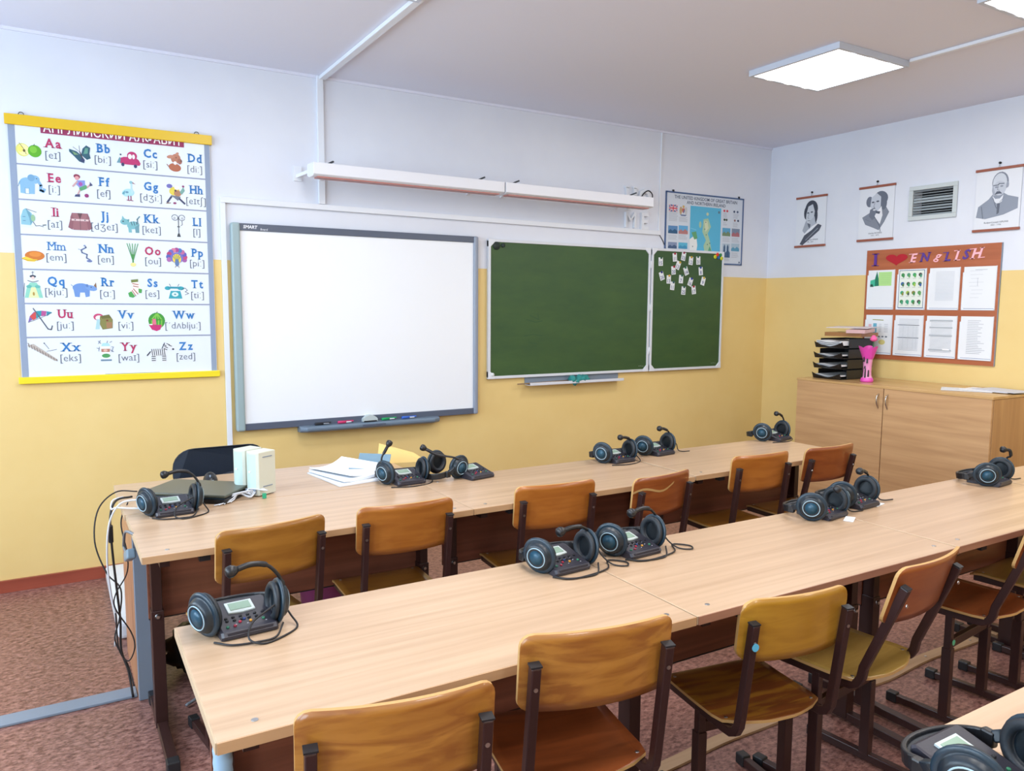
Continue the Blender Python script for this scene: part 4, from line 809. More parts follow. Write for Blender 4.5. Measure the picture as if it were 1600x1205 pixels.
# wrapped rose in a pink vase
t = thing('vase', 'slim vase wrapped in pink film with zebra pattern on the cabinet', 'vase', (4.66, -1.35, cab_z))
MB().lathe([(.04, 0), (.042, .02), (.036, .035), (.03, .05), (.028, .08), (.03, .13), (.034, .18), (.042, .22)], 18).build('wrapping', mat('pink_white_film', srgb(226, 150, 196), .25), t)
b = MB(); vs = []; n = 28
for k in range(n):
    q = 2*PI*k/n; ru = 1+.15*math.sin(3*q); vs += [(.036*math.cos(q), .036*math.sin(q), .17), (.062*ru*math.cos(q), .062*ru*math.sin(q), .255+.012*math.sin(3*q))]
b.add(vs, [(2*k, (2*k+2) % (2*n), (2*k+3) % (2*n), 2*k+1) for k in range(n)], 0, True).build('flared_film', mat('magenta_film', srgb(214, 70, 168), .3), t)
b = MB()
for q, z0, z1 in ((3.3, .03, .10), (2.6, .03, .11), (3.9, .04, .09), (3.0, .15, .19), (3.6, .14, .175), (2.3, .16, .2), (3.2, .1, .12)):
    r_ = .037 if z0 < .13 else .041
    b.add([(r_*math.cos(q-.12), r_*math.sin(q-.12), z0), (r_*math.cos(q+.22), r_*math.sin(q+.22), z0), (r_*math.cos(q+.16), r_*math.sin(q+.16), z1), (r_*math.cos(q-.04), r_*math.sin(q-.04), z1)], [(0, 1, 2, 3)])
b.build('zebra_stripe', M_cap, t)
MB().lathe([(.043, 0), (.046, .012), (.04, .03), (.03, .036)], 16).build('foot', mat('magenta_foot', srgb(220, 80, 180), .35), t)
r_ = thing('rose', 'single pink artificial rose standing in the vase', 'flower', (4.665, -1.385, cab_z+.26))
MB().tube([(0, .02, -.22), (0, .005, -.05), (0, 0, .04)], .003, 6).build('stem', ink('307040'), r_)
for k, (rr, hh) in enumerate(((.014, .04), (.020, .036), (.026, .03))): MB().lathe([(.006, 0), (rr, hh*.35), (rr*.95, hh*.8), (rr*.75, hh)], 10).build('petal_ring', mat('rose_petal', srgb(228, 96, 156), .5), r_, loc=(0, 0, .045-k*.003))
# papers at the right end of cabinet
for x, y, rz, c, lab, z in ((4.76, -2.02, .5, 'd8dce0', 'white sheet sticking out left of the papers on the cabinet', 0), (4.84, -2.13, .1, 'e4e4e8', 'middle white paper of the small pile on the cabinet right end', .004), (4.87, -2.2, -.15, 'c8ccd8', 'rightmost grey-white booklet on the cabinet', .008)):
    o = MB().box((0, 0, 0), (.21, .295, .003), rz=rz).build('loose_paper', ink(c)); o.location = (x, y, cab_z+.002+z); tag(o, lab, 'paper')

# ------------------------------------------------------------------ desks
HD = .762
def desk(label, x, y, W_, D_, rz=0, edge=None, group=None, legs=True, panel=True, lend=True):
    """x,y is the front-left (chair side, left) corner of the top"""
    t = thing('school_desk', label, 'desk', (x, y, 0), rz, group)
    MB().box((W_/2, D_/2, HD-.011), (W_-.004, D_-.004, .022)).build('tabletop', M_top, t, bevel=.0015)
    MB().box((W_/2, .0005, HD-.012), (W_-.004, .003, .0225)).build('edge_band', edge or M_edge_light, t)
    MB().box((.0005, D_/2, HD-.012), (.003, D_-.006, .0225)).build('end_band', M_edge_white, t)
    zt = HD-.023
    for lx in (.07, W_-.07):
        ly = D_*.6
        MB().bar((lx, ly, .03), (lx, ly, zt-.03), .035, .05, upv=(0, 1, 0)).build('leg', M_frame, t, bevel=.002)
        MB().box((lx, ly, .24), (.042, .058, .44)).build('leg_sleeve', M_frame, t, bevel=.002)
        MB().box((lx, D_/2, zt-.016), (.03, D_-.08, .03)).build('top_bearer', M_frame, t)
        sk = MB().box((lx, D_/2+.01, .026), (.035, D_-.04, .03)).build('foot_runner', M_frame, t, bevel=.002)
        for yy in (.035, D_-.015): MB().box((lx, yy, .023), (.042, .045, .044)).build('foot_cap', M_cap, sk, bevel=.004)
        for zz in (.44, .66): MB().lathe([(.010, 0), (.010, -.004), (.006, -.008)], 10, 'Y').build('bolt', M_steel, t, loc=(lx, ly-.03, zz))
        for yy in (.05, D_-.08): MB().lathe([(.007, 0), (.007, .0012)], 12).build('cover_cap', M_steel, t, loc=(lx+.01, yy, HD))
    MB().box((W_/2, D_*.6+.03, .575), (W_-.09, .016, .315)).build('modesty_panel', M_panel, t)
    MB().box((W_/2, D_*.6+.03, .415), (W_-.09, .018, .004)).build('panel_edge', M_cap, t)
    for xx in (.19, W_-.19): MB().box((xx, .03, zt-.012), (.035, .03, .022)).build('bag_hook', M_cap, t)
    return t
desk('front row desk at the left end, with the laptop behind it', -.290, -2.241, 1.189, .577)
desk('middle desk of the front row, pale edge', .9, -2.239, 1.189, .577)
desk('right end desk of the front row nearest the cabinet', 2.106, -2.228, 1.187, .567)
desk('second row desk at the left end, nearest to the camera', -.281, -3.452, 1.187, .592, -.011)
desk('middle desk of the second row', .909, -3.467, 1.187, .59, -.008, M_edge_brown)
desk('right desk of the second row running out of the photo', 2.102, -3.474, 1.19, .60, 0, M_edge_brown)
desk('fourth desk of the second row, beyond the right edge of the photo', 3.296, -3.474, 1.19, .60, 0, M_edge_brown)
desk('third row desk with only its left corner in view at bottom right', .938, -4.66, 1.19, .572, 0)

desk('third row desk at the left, only its back edge under the nearest headset', -.262, -4.758, 1.187, .59, 0)
# teacher's desk behind the first front-row desk
t = thing('teacher_desk', 'teacher desk with beech side panels between front row and wall', 'desk', (0, 0, 0))
tx0, tx1, ty0, ty1 = -.294, .965, -1.660, -1.10
MB().box(((tx0+tx1)/2, (ty0+ty1)/2, HD-.011), (tx1-tx0, ty1-ty0, .022)).build('tabletop', M_top, t, bevel=.0015)
MB().box((tx0-.0005, (ty0+ty1)/2, HD-.012), (.003, ty1-ty0-.004, .0225)).build('end_band', M_edge_white, t)
for x in (-.262, tx1-.03): MB().box((x, (ty0+ty1)/2+.02, (HD-.023)/2), (.02, ty1-ty0-.06, HD-.023)).build('side_panel', M_side, t)
MB().box((.34, -1.30, .52), (1.18, .016, .43)).build('modesty_panel', M_side, t)

# ------------------------------------------------------------------ chairs
def ply(name, c1, c2, wear, amt): return wood(name, srgb(*c1), srgb(*c2), .32, (1.5, 30, 30), srgb(*wear), amt, coat=.3)
PLY = dict(
    golden=ply('golden_ply', (148, 98, 34), (166, 114, 44), (134, 84, 28), .5),
    amber=ply('amber_ply', (156, 94, 34), (172, 108, 42), (142, 78, 26), .5),
    orange=ply('orange_ply', (160, 94, 34), (176, 108, 42), (148, 82, 28), .5),
    red=ply('red_brown_ply', (134, 68, 28), (150, 82, 36), (120, 56, 22), .5),
    worn=ply('worn_ply', (162, 106, 42), (180, 124, 54), (124, 66, 26), .6),
    yellow=ply('yellow_ply', (166, 118, 34), (182, 134, 44), (150, 102, 28), .4),
    brown=ply('dark_brown_ply', (116, 58, 26), (134, 70, 34), (100, 48, 22), .5),
    olive=ply('pale_olive_ply', (160, 128, 62), (172, 140, 74), (148, 116, 52), .4),
    worn_seat=ply('worn_seat_ply', (106, 56, 24), (124, 68, 28), (170, 122, 36), .5))
M_plyedge = mat('raw_ply_edge', srgb(190, 150, 92), .6)
def chair(label, x, y, rz, dz, back, seat, lean=0, rad=.03, wear_strip=False, sticker=None):
    t = thing('school_chair', label, 'chair', (x, y, 0), rz, 'wooden school chairs')
    w, zt, zb = .377, .835+dz, .652+dz; zs = .452+dz
    # backrest: curved plywood with rounded corners
    nx, nzz, th = 22, 8, .010; vs = []; 
    def zlim(xx):
        e = abs(xx)-(w/2-rad); k = 0 if e <= 0 else rad-math.sqrt(max(rad*rad-e*e, 0)); sag = -.008*(1-(2*xx/w)**2)
        return zt-k, zb+k*.8+sag*.6
    xs_ = [-w/2+w*.5*(1-math.cos(PI*i/nx)) for i in range(nx+1)]
    for side in (0, 1):
        for xx in xs_:
            a_, c_ = zlim(xx)
            for k in range(nzz+1):
                z = c_+(a_-c_)*k/nzz; f = (z-zb)/(zt-zb)
                yb = -.172-(.02+lean*.5)*f+.030*(2*xx/w)**2-.014+(-.006 if side else th-.006)
                vs.append((xx, yb-lean*.35, z))
    n1 = (nx+1)*(nzz+1); b = MB(); fs = []
    for i in range(nx):
        for k in range(nzz):
            q = i*(nzz+1)+k; fs.append((q, q+1, q+nzz+2, q+nzz+1)); fs.append((n1+q, n1+q+nzz+1, n1+q+nzz+2, n1+q+1))
    b.add(vs, fs, 0, True)
    def rim(ids):
        for p_, q_ in zip(ids, ids[1:]): b.f.append((p_, q_, n1+q_, n1+p_)); b.m.append(1); b.sm.append(False)
    rim([i*(nzz+1)+nzz for i in range(nx+1)]); rim([i*(nzz+1) for i in range(nx, -1, -1)]); rim([k for k in range(nzz+1)]); rim([nx*(nzz+1)+k for k in range(nzz, -1, -1)])
    bk = b.build('backrest', [PLY[back], M_plyedge], t)
    bm = bmesh.new(); bm.from_mesh(bk.data); bmesh.ops.remove_doubles(bm, verts=bm.verts, dist=1e-5); bmesh.ops.recalc_face_normals(bm, faces=bm.faces); bm.to_mesh(bk.data); bm.free()
    # seat: dished plywood, rear edge bowed, corners cut
    out = []
    sw, y0, y1 = .182, -.148, .222
    out = [(-sw+.005, y1-.02), (-sw+.025, y1), (sw-.025, y1), (sw-.005, y1-.02), (sw-.002, .05), (sw, y0+.055), (sw-.02, y0+.028), (sw*.5, y0+.006), (0, y0-.006), (-sw*.5, y0+.006), (-sw+.02, y0+.028), (-sw, y0+.055), (-sw+.002, .05)]
    bm = bmesh.new(); g = []; nX, nY = 12, 12
    import bisect
    def halfw(yy):
        if yy > y1-.02: return sw-.005-(yy-(y1-.02))
        if yy < y0+.055:
            f = (yy-(y0-.006))/.061; return sw*min(1, max(.02, f))**.42
        return sw
    vs = []; 
    ys_ = [y0-.006+(y1-y0+.006)*(.5-.5*math.cos(PI*j/nY)) for j in range(nY+1)]
    for side in (0, 1):
        for j, yy in enumerate(ys_):
            hw = halfw(yy)
            for i in range(nX+1):
                xx = -hw+2*hw*i/nX; f = (yy-y0)/(y1-y0)
                z = zs-.012*math.sin(PI*min(1, max(0, f)))*(1-(xx/sw)**2*.6)+(.014*(1-f/.25)**2*0 if f < .25 else 0)-(.02*((f-.85)/.15)**2 if f > .85 else 0)
                vs.append((xx, yy, z-(.009 if side else 0)))
    n1 = (nX+1)*(nY+1); b = MB(); fs = []
    for j in range(nY):
        for i in range(nX):
            q = j*(nX+1)+i; fs.append((q, q+1, q+nX+2, q+nX+1)); fs.append((n1+q, n1+q+nX+1, n1+q+nX+2, n1+q+1))
    b.add(vs, fs, 0, True)
    def rim(ids):
        for p_, q_ in zip(ids, ids[1:]): b.f.append((p_, n1+p_, n1+q_, q_)); b.m.append(1); b.sm.append(False)
    rim([i for i in range(nX+1)]); rim([nY*(nX+1)+i for i in range(nX, -1, -1)]); rim([j*(nX+1) for j in range(nY, -1, -1)]); rim([j*(nX+1)+nX for j in range(nY+1)])
    st = b.build('seat', [PLY[seat], M_plyedge], t)
    for xx in (-.155, .155):
        for yy in (-.09, .17): MB().lathe([(.006, 0), (.005, .001)], 8).build('rivet', M_steel, st, loc=(xx, yy, zs-.003))
    # side frames: seat rail bending up into the back post
    for sx in (-1, 1):
        X = sx*.163; zr = zs-.028; yb = -.155+lean*.6; top = (X, -.205-lean*.55, .772+dz)
        path = [(X, .20, zr), (X, yb+.06, zr), (X, yb+.03, zr+.002), (X, yb+.008, zr+.014), (X, yb-.004, zr+.036), (X, yb-.01, zr+.07), top]
        b = MB(); b.tube(path, .01, sq=(.022, .026)); fr = b.build('side_frame', M_frame, t, bevel=.003)
        d_ = (Vector(top)-Vector(path[-2])).normalized()
        MB().bar(Vector(top), Vector(top)+d_*.004, .0225, .0265, upv=(1, 0, 0)).build('post_cap', M_cap, fr)
        MB().bar((X, .02, .03), (X, .02, zr), .024, .026, upv=(0, 1, 0)).build('leg', M_frame, t, bevel=.002)
        MB().box((X, .02, .16), (.031, .034, .27)).build('leg_sleeve', M_frame, t, bevel=.002)
        sk = MB().box((X, .005, .02), (.026, .43, .028)).build('foot_runner', M_frame, t, bevel=.003)
        for yy in (-.205, .215): MB().box((X, yy, .021), (.034, .04, .038)).build('foot_cap', M_cap, sk, bevel=.004)
        MB().lathe([(.006, 0), (.005, -.003)], 8, 'Y').build('screw', M_steel, t, loc=(X, top[1]-.008+.004, .72+dz))
    MB().box((0, .02, .31), (.31, .02, .034)).build('crossbar', M_frame, t, bevel=.002)
    if wear_strip:
        vs = []; n = 16
        for i in range(n+1):
            xx = -.19+.38*i/n; z = .765+dz+.018*(i/n)**2*2+.012*math.sin(i*.7); y_ = -.1805+.03*(2*xx/w)**2-.0235+.0035
            vs += [(xx, y_-.006, z), (xx, y_-.0075, z+.010)]
        MB().add(vs, [(2*k, 2*k+2, 2*k+3, 2*k+1) for k in range(n)]).build('chipped_stripe', M_plyedge, t)
    if sticker:
        c, px_, pz = sticker; MB().lathe([(.011, 0), (.011, -.0015)], 14, 'Y').build('round_sticker', ink(c), t, loc=(px_, {'post': -.213-lean*.3, 'leg': .002}[('leg' if pz < .4 else 'post')], pz))
    return t
chair('front row chair furthest left, golden backrest beside the laptop desk', .078, -2.128, .146, .005, 'golden', 'olive')
chair('front row second chair from the left, amber backrest', .605, -2.101, -.043, .005, 'amber', 'golden')
chair('front row third chair from the left, orange backrest', 1.276, -2.110, -.089, .005, 'orange', 'golden')
chair('front row fourth chair, reddish backrest with pale chipped stripe', 1.807, -2.120, .137, -.017, 'red', 'golden', wear_strip=True)
chair('front row fifth chair from the left, orange backrest with golden seat', 2.497, -2.104, -.059, .011, 'orange', 'golden')
chair('front row chair furthest right, red-brown backrest before the cabinet', 3.006, -2.097, -.022, .006, 'red', 'golden', lean=.02)
chair('nearest chair at the bottom of the photo, golden backrest with marks', .051, -3.427, -.191, .014, 'worn', 'brown')
chair('second row chair with heavily worn dark stained backrest', .552, -3.378, -.195, .025, 'worn', 'brown')
chair('second row chair with rounded yellow backrest and blue sticker', 1.275, -3.325, -.160, -.055, 'yellow', 'worn_seat', rad=.05, sticker=('58b0d0', -.163, .655))
chair('second row chair with brown backrest and pale olive seat', 1.696, -3.373, .107, -.004, 'red', 'olive', lean=.06)
chair('second row chair with green dot on its leg at the right edge', 2.506, -3.333, .106, .006, 'red', 'brown', lean=.06, sticker=('58b890', -.163, .32))
chair('second row chair beyond the right edge, only its seat front visible', 3.02, -3.335, .08, .0, 'red', 'olive')

# black teacher's chair
t = thing('office_chair', 'black plastic teacher chair behind the laptop, only its back visible', 'chair', (.215, -.80, 0), PI)
b = MB(); P0 = rrect(.46, .24, .10, 6); n = len(P0)
for y_, off in ((.0, 0), (.014, 0)): b.v += [(x, y_-.05*(x/.25)**2+.02, .725+z) for x, z in P0]
b.f = [tuple(range(n)), tuple(range(2*n-1, n-1, -1))]+[(i, n+i, n+(i+1) % n, (i+1) % n) for i in range(n)]; b.m = [0]*len(b.f); b.sm = [False]*len(b.f)
M_navy = mat('black_textured_plastic', srgb(20, 34, 50), .6, bump=.3, bscale=300)
b.build('backrest', M_navy, t)
MB().box((0, .27, .46), (.44, .42, .03)).build('seat', M_navy, t, bevel=.012)
for sx in (-1, 1):
    MB().tube(smooth_path([(sx*.2, .45, .012), (sx*.2, .43, .43), (sx*.2, .05, .44), (sx*.2, .03, .7)], 5), .011, 8).build('leg', M_black, t)
    MB().tube([(sx*.2, .08, .43), (sx*.2, -.03, .012)], .011, 8).build('leg', M_black, t)

# ------------------------------------------------------------------ consoles and headsets
def console(label, x, y, rz, z=HD):
    t = thing('language_console', label, 'console', (x, y, z), rz, 'language lab consoles'); t.scale = (.88, .88, .95)
    w, d = .155, .16; hf, hb = .022, .052
    prof = [(-d/2, .002), (-d/2-.004, .012), (-d/2+.004, hf), (-d/2+.02, hf+.002), (d/2-.01, hb), (d/2, hb-.006), (d/2, .002)]   # (y,z)
    b = MB(); n = len(prof)
    for xx, ins in ((-w/2, .006), (-w/2+.006, 0), (w/2-.006, 0), (w/2, .006)): b.v += [(xx, y_+(ins if y_ < 0 else -ins), max(z_-(ins*.4), .001)) for y_, z_ in prof]
    for k in range(3):
        for i in range(n): b.f.append((k*n+i, k*n+(i+1) % n, (k+1)*n+(i+1) % n, (k+1)*n+i))
    b.f += [tuple(range(n-1, -1, -1)), tuple(3*n+i for i in range(n))]; b.m = [0]*len(b.f); b.sm = [False]*len(b.f)
    b.f = [f[::-1] for f in b.f]
    b.build('console_body', M_body, t)
    sl = math.atan2(hb-hf-.002, d-.03)
    def on(u, v, h=0):   # point on the sloped face, v from front
        return (u, -d/2+.02+v*math.cos(sl)-h*math.sin(sl), hf+.002+v*math.sin(sl)+h*math.cos(sl))
    bz = MB().prism([(-.037, -.026), (0, -.031), (.037, -.026), (.037, .024), (-.037, .024)], -.004, 0).build('screen_bezel', M_bezel, t, loc=on(0, .092), rot=(sl-PI/2, 0, 0))
    MB().box((0, -.0045, 0), (.058, .002, .034)).build('screen', M_lcd, bz)
    MB().box((0, -d/2-.001, .013), (w-.03, .004, .018)).build('front_lip', M_body, t, bevel=.003)
    bt = None
    keys = [(-.03+.02*i, .047-.015*j, '10141a') for j in range(2) for i in range(4)]+[(-.05, .046, '14181f'), (-.05, .034, '14181f'), (.052, .046, '14181f')]
    keys += [(-.018, .020, 'a82440'), (-.035, .006, '881c34'), (.010, .016, 'c89030'), (-.055, .006, '186048'), (.045, .014, '307858'), (-.004, .030, '28407c')]
    for u, v, c in keys:
        key = ('key', c)
        if key not in TEXTC: TEXTC[key] = MB().lathe([(.0048, 0), (.0044, .003), (.0026, .004)], 8).build('button', ink(c), t, loc=on(u, v)); o = TEXTC[key]
        else: o = TEXTC[key].copy(); COL.objects.link(o); o.parent = t; o.location = on(u, v)
        o.rotation_euler = (sl, 0, 0)
    a = MB()
    for u, v in ((-.03, .0385), (-.01, .0385), (.01, .0385), (.03, .0385), (.03, .023), (.05, .004), (-.03, .013), (.0, .008)): a.box(on(u, v, .0004), (.004, .002, .0008), rx=sl)
    a.build('key_legend', ink('b8bcc8'), t)
    return t
def headset(label, x, y, rz, mic='A', sep=.09, toe=(25, -2), mz=0, z=HD, cord='A', lift=0, flat=0):
    t = thing('headset', label, 'headset', (x, y, z), rz, 'headsets with microphones')
    cups = []
    for sx in (-1, 1):
        c = bpy.data.objects.new('ear_cup', None)
        # housing lathe about local x, outward = +h
        R_ = .053
        b = MB(); b.lathe([(.047, -.004), (R_, -.001), (R_+.001, .003), (R_-.004, .006), (.046, .0065), (.043, .011), (.040, .018), (.036, .0215), (.031, .0225)], 28, 'X')
        cu = b.build('ear_cup', M_teal, t); cu.location = (sx*sep, 0, .056+lift)
        if sx < 0: cu.rotation_euler = (0, R(6), PI+R(toe[0]))
        else: cu.rotation_euler = (0, R(6), -R(toe[1]))
        MB().lathe([(.041, -.002), (.047, -.004), (.050, -.008), (.0495, -.014), (.044, -.018), (.034, -.017), (.030, -.011), (.030, -.004)], 28, 'X').build('ear_pad', M_pad, cu)
        MB().lathe([(R_-.002, -.003), (R_+.003, -.001), (R_+.004, .002), (R_+.001, .006), (R_-.004, .007)], 28, 'X').build('outer_rim', M_teal2, cu)
        MB().lathe([(.0295, .0222), (.0, .0235)], 24, 'X').build('disc_face', mat('brushed_teal_disc', srgb(36, 78, 100), .35, .1), cu)
        MB().lathe([(.0288, .0222), (.0290, .0242), (.0312, .0242), (.0320, .0215)], 28, 'X').build('disc_ring', M_ring, cu)
        cups.append(cu)
        # yoke and slider
        yk = MB().tube(smooth_path([(sx*(sep+.010), .040, .058+lift), (sx*(sep+.014), .055, .048+lift*.5), (sx*(sep+.010), .070, .040)], 5), .01, sq=(.016, .022)).build('yoke', M_teal, t, bevel=.003)
        MB().box((sx*(sep+.010), .078, .034), (.018, .026, .030), rz=-sx*.1).build('slider', M_black, yk, bevel=.004)
    # padded headband lying low behind
    pts = []
    for i in range(17):
        q = PI*i/16; pts.append((-(sep+.006)*math.cos(q), .086+.060*math.sin(q), .034-.012*math.sin(q)))
    hb = MB().tube(pts, .01, sq=(.010, .028)).build('headband', M_black, t, bevel=.003)
    MB().tube([(p[0]*.93, .086+(p[1]-.086)*.88, p[2]) for p in pts[3:14]], .009, 8).build('headband_pad', M_pad, t)
    # microphone boom
    s_ = sep
    paths = dict(A=[(s_+.018, .0, .075), (s_+.01, .0, .115), (s_-.02, -.002, .152), (s_-.06, -.006, .163), (s_-.098, -.012, .158)],
                 B=[(s_+.014, .0, .08), (s_+.012, .0, .12), (s_-.005, .0, .155), (s_-.035, -.003, .178), (s_-.06, -.006, .184)],
                 C=[(-s_-.01, .01, .08), (-s_-.012, .012, .12), (-s_+.005, .014, .15), (-s_+.02, .018, .172)],
                 D=[(-s_-.012, .0, .085), (-s_-.005, .035, .105), (-s_+.045, .09, .118), (-s_+.085, .13, .145)],
                 E=[(s_+.012, .0, .08), (s_+.01, -.02, .112), (s_+.005, -.035, .122), (s_, -.032, .148), (s_-.015, -.02, .152)],
                 F=[(s_+.016, 0, .08), (s_-.01, -.01, .105), (s_-.05, -.03, .112)])
    P = smooth_path([(a_, b_, c_+lift-mz*max(0, c_-.08)/.08) for a_, b_, c_ in paths[mic]], 6); n = len(P)
    rs = [.008 if i < n*.18 else (.0045 if i < n*.5 else .0075) for i in range(n)]
    bo = MB().tube(P, .005, 8, rs=rs).build('microphone_boom', M_black, t)
    tip = P[-1]; d_ = (P[-1]-P[-2]).normalized()
    MB().tube([tip-d_*.004, tip+d_*.004, tip+d_*.012, tip+d_*.022, tip+d_*.026], .01, 10, rs=[.007, .0125, .0155, .014, .008]).build('microphone_head', M_black, bo)
    MB().lathe([(.011, -.006), (.012, 0), (.012, .012), (.009, .016)], 12, 'X').build('boom_pivot', M_black, t, loc=(P[0].x-.004 if mic not in 'CD' else P[0].x, P[0].y, P[0].z-.006))
    if cord == 'A': cp = [(s_+.02, -.03, .075), (.055, -.05, .058), (.01, -.07, .04), (-.004, -.095, .012), (.025, -.118, .003), (s_-.01, -.10, .003), (s_+.035, -.06, .003), (s_+.03, -.02, .02), (s_+.02, 0, .04)]
    elif cord == 'B': cp = [(s_+.03, .0, .06), (s_+.05, -.02, .02), (s_+.06, -.06, .004), (s_+.09, -.09, .004), (s_+.11, -.06, .004), (s_+.07, -.02, .004), (s_+.02, -.08, .004), (0, -.10, .004), (-.05, -.09, .004), (-.075, -.06, .006)]
    elif cord == 'C': cp = [(s_+.03, 0, .065), (s_+.055, -.01, .045), (s_+.06, -.02, .012), (s_+.075, -.035, .004), (s_+.12, -.05, .004)]
    else: cp = [(s_+.02, .0, .04), (s_+.02, -.06, .004), (0, -.10, .004), (-s_, -.075, .004)]
    MB().tube(smooth_path(cp, 6), .0026, 6).build('cord', M_cable_b, t)
    if cord in 'AB': MB().tube(smooth_path([(-s_+.01, -.055, .004), (-.04, -.092, .004), (.02, -.104, .004), (.06, -.095, .004), (s_, -.06, .02)], 6), .0026, 6).build('cord', M_cable_b, t)
    return t
SETS = [  # name, headset (x,y,deg), console (x,y,deg), options
    ('at the left end of the second row', (-.132, -2.955, 1), (-.118, -2.925, 4), dict(mic='A', cord='A', sep=.086)),
    ('left of the pair in the second row middle', (.815, -2.985, 1), (.82, -2.955, 4), dict(mic='A', cord='B', mz=.035, sep=.088)),
    ('right of the pair in the second row middle', (1.105, -2.965, 2), (1.115, -2.945, 4), dict(mic='A', cord='B', mz=.02)),
    ('left of the pair before the cabinet', (2.015, -3.005, 8), (2.05, -2.965, 8), dict(mic='F', cord='C', sep=.088)),
    ('right of the pair before the cabinet', (2.285, -2.945, 5), (2.30, -2.93, 4), dict(mic='B', cord='C', mz=.035)),
    ('alone near the right photo edge, second row', (3.195, -3.02, 10), (3.20, -2.99, 6), dict(mic='E', cord='C')),
    ('beside the laptop, front row left end', (-.135, -1.72, 1), (-.125, -1.69, 4), dict(mic='A', cord='A', sep=.086)),
    ('beside the paper stack, front row', (.842, -1.68, -2), (.86, -1.66, 2), dict(mic='C', cord='D')),
    ('turned around at the front row desk joint', (1.075, -1.65, 105), (1.185, -1.71, 12), dict(mic='D', cord='C', toe=(0, 0), sep=.08)),
    ('left of the pair, front row right of centre', (1.985, -1.775, 1), (2.01, -1.745, 4), dict(mic='B', cord='D', mz=.045)),
    ('right of the pair, front row right of centre', (2.305, -1.715, 3), (2.33, -1.695, 6), dict(mic='B', cord='C', mz=.035)),
    ('at the far right end of the front row', (3.232, -1.715, 4), (3.27, -1.70, 10), dict(mic='B', cord='D', sep=.095, mz=.02)),
]
for nm, (hx, hy, ha), (qx, qy, qa), kw in SETS:
    console('black language console, '+nm, qx-.008, qy-.012, R(qa))
    headset('dark boom headset, '+nm, hx, hy, R(ha), **kw)
console('black language console at the bottom right corner, nearest the camera', .815, -4.212, R(0))
headset('dark boom headset at the bottom right corner, nearest the camera', .812, -4.262, R(-3), mic='F', sep=.088, cord='D', toe=(22, 8))

# ------------------------------------------------------------------ laptop, mouse, speakers, papers
lz = HD
t = thing('laptop', 'closed black laptop with olive-grey lid on the teacher desk', 'laptop', (.000, -1.478, lz), R(-39.4))
MB().box((0, 0, .013), (.378, .25, .022)).build('base', M_black, t, bevel=.006)
MB().box((0, 0, .031), (.372, .246, .012)).build('lid', mat('olive_grey_lid', srgb(76, 78, 66), .3), t, bevel=.004)
MB().box((.06, -.125, .026), (.02, .004, .010)).build('latch', mat('latch_blue_grey', srgb(110, 150, 180), .3), t)
MB().box((0, -.1255, .024), (.37, .002, .003)).build('seam', M_teal2, t)
t = thing('computer_mouse', 'black computer mouse behind the laptop', 'mouse', (.085, -1.24, lz), R(-100))
vs = []; fs = []; nu, nv = 16, 7
for iv in range(nv+1):
    th = PI/2*iv/nv
    for iu in range(nu): vs.append((.055*math.cos(2*PI*iu/nu)*math.cos(th)**.7, .032*math.sin(2*PI*iu/nu)*math.cos(th)**.7, .038*math.sin(th)*(1-.15*math.cos(2*PI*iu/nu))))
for iv in range(nv):
    for iu in range(nu): fs.append((iv*nu+iu, iv*nu+(iu+1) % nu, (iv+1)*nu+(iu+1) % nu, (iv+1)*nu+iu))
MB().add(vs, fs, 0, True).build('shell', M_black, t)
MB().lathe([(.007, -.003), (.007, .003)], 12, 'Y').build('scroll_wheel', M_greyduct, t, loc=(.028, 0, .031))
MB().box((.045, 0, .012), (.016, .03, .01)).build('silver_badge', M_ring, t)
for k, (x, y, rz, lab) in enumerate(((.200, -1.490, -62, 'cream desktop speaker, the left and farther one of the two'), (.236, -1.575, -62, 'cream desktop speaker, the right and nearer one of the two'))):
    t = thing('desktop_speaker', lab, 'speaker', (x, y, HD), R(rz), 'cream desktop speakers')
    # front (curved) faces -y local
    front = [(-.038+.076*i/8, -.045-.014*math.sin(PI*i/8)) for i in range(9)]
    pl_ = front+[(.036, .045), (-.036, .045)]; n = len(pl_)
    b = MB(); b.v = [(x_, y_, z_) for z_ in (.004, .187) for x_, y_ in pl_]; b.f = [tuple(range(n-1, -1, -1)), tuple(range(n, 2*n))]+[(i, (i+1) % n, n+(i+1) % n, n+i) for i in range(n)]; b.m = [0]*len(b.f); b.sm = [False]*len(b.f)
    b.build('cabinet', M_cream, t, bevel=.003)
    g = [(-.032+.064*i/8, -.0475-.014*math.sin(PI*i/8)) for i in range(9)]
    b = MB(); b.v = [(x_, y_, z_) for z_ in (.035, .178) for x_, y_ in g]; b.f = [(i, i+1, 10+i, 9+i) for i in range(8)]; b.m = [0]*8; b.sm = [True]*8
    b.build('grille', mat('mint_white_grille', srgb(188, 212, 206), .6, bump=.3, bscale=500), t)
    MB().box((0, -.0625, .105), (.012, .003, .008)).build('badge', M_plastic, t)
    for zz in (.04, .165): MB().box((.037, .0, zz), (.003, .05, .004)).build('side_slot', M_greyduct, t)
    MB().box((0, -.058, .022), (.06, .008, .018)).build('control_panel', M_greyduct, t); MB().lathe([(.006, 0), (.005, -.01)], 10, 'Y').build('volume_knob', M_plastic, t, loc=(.018, -.06, .022))
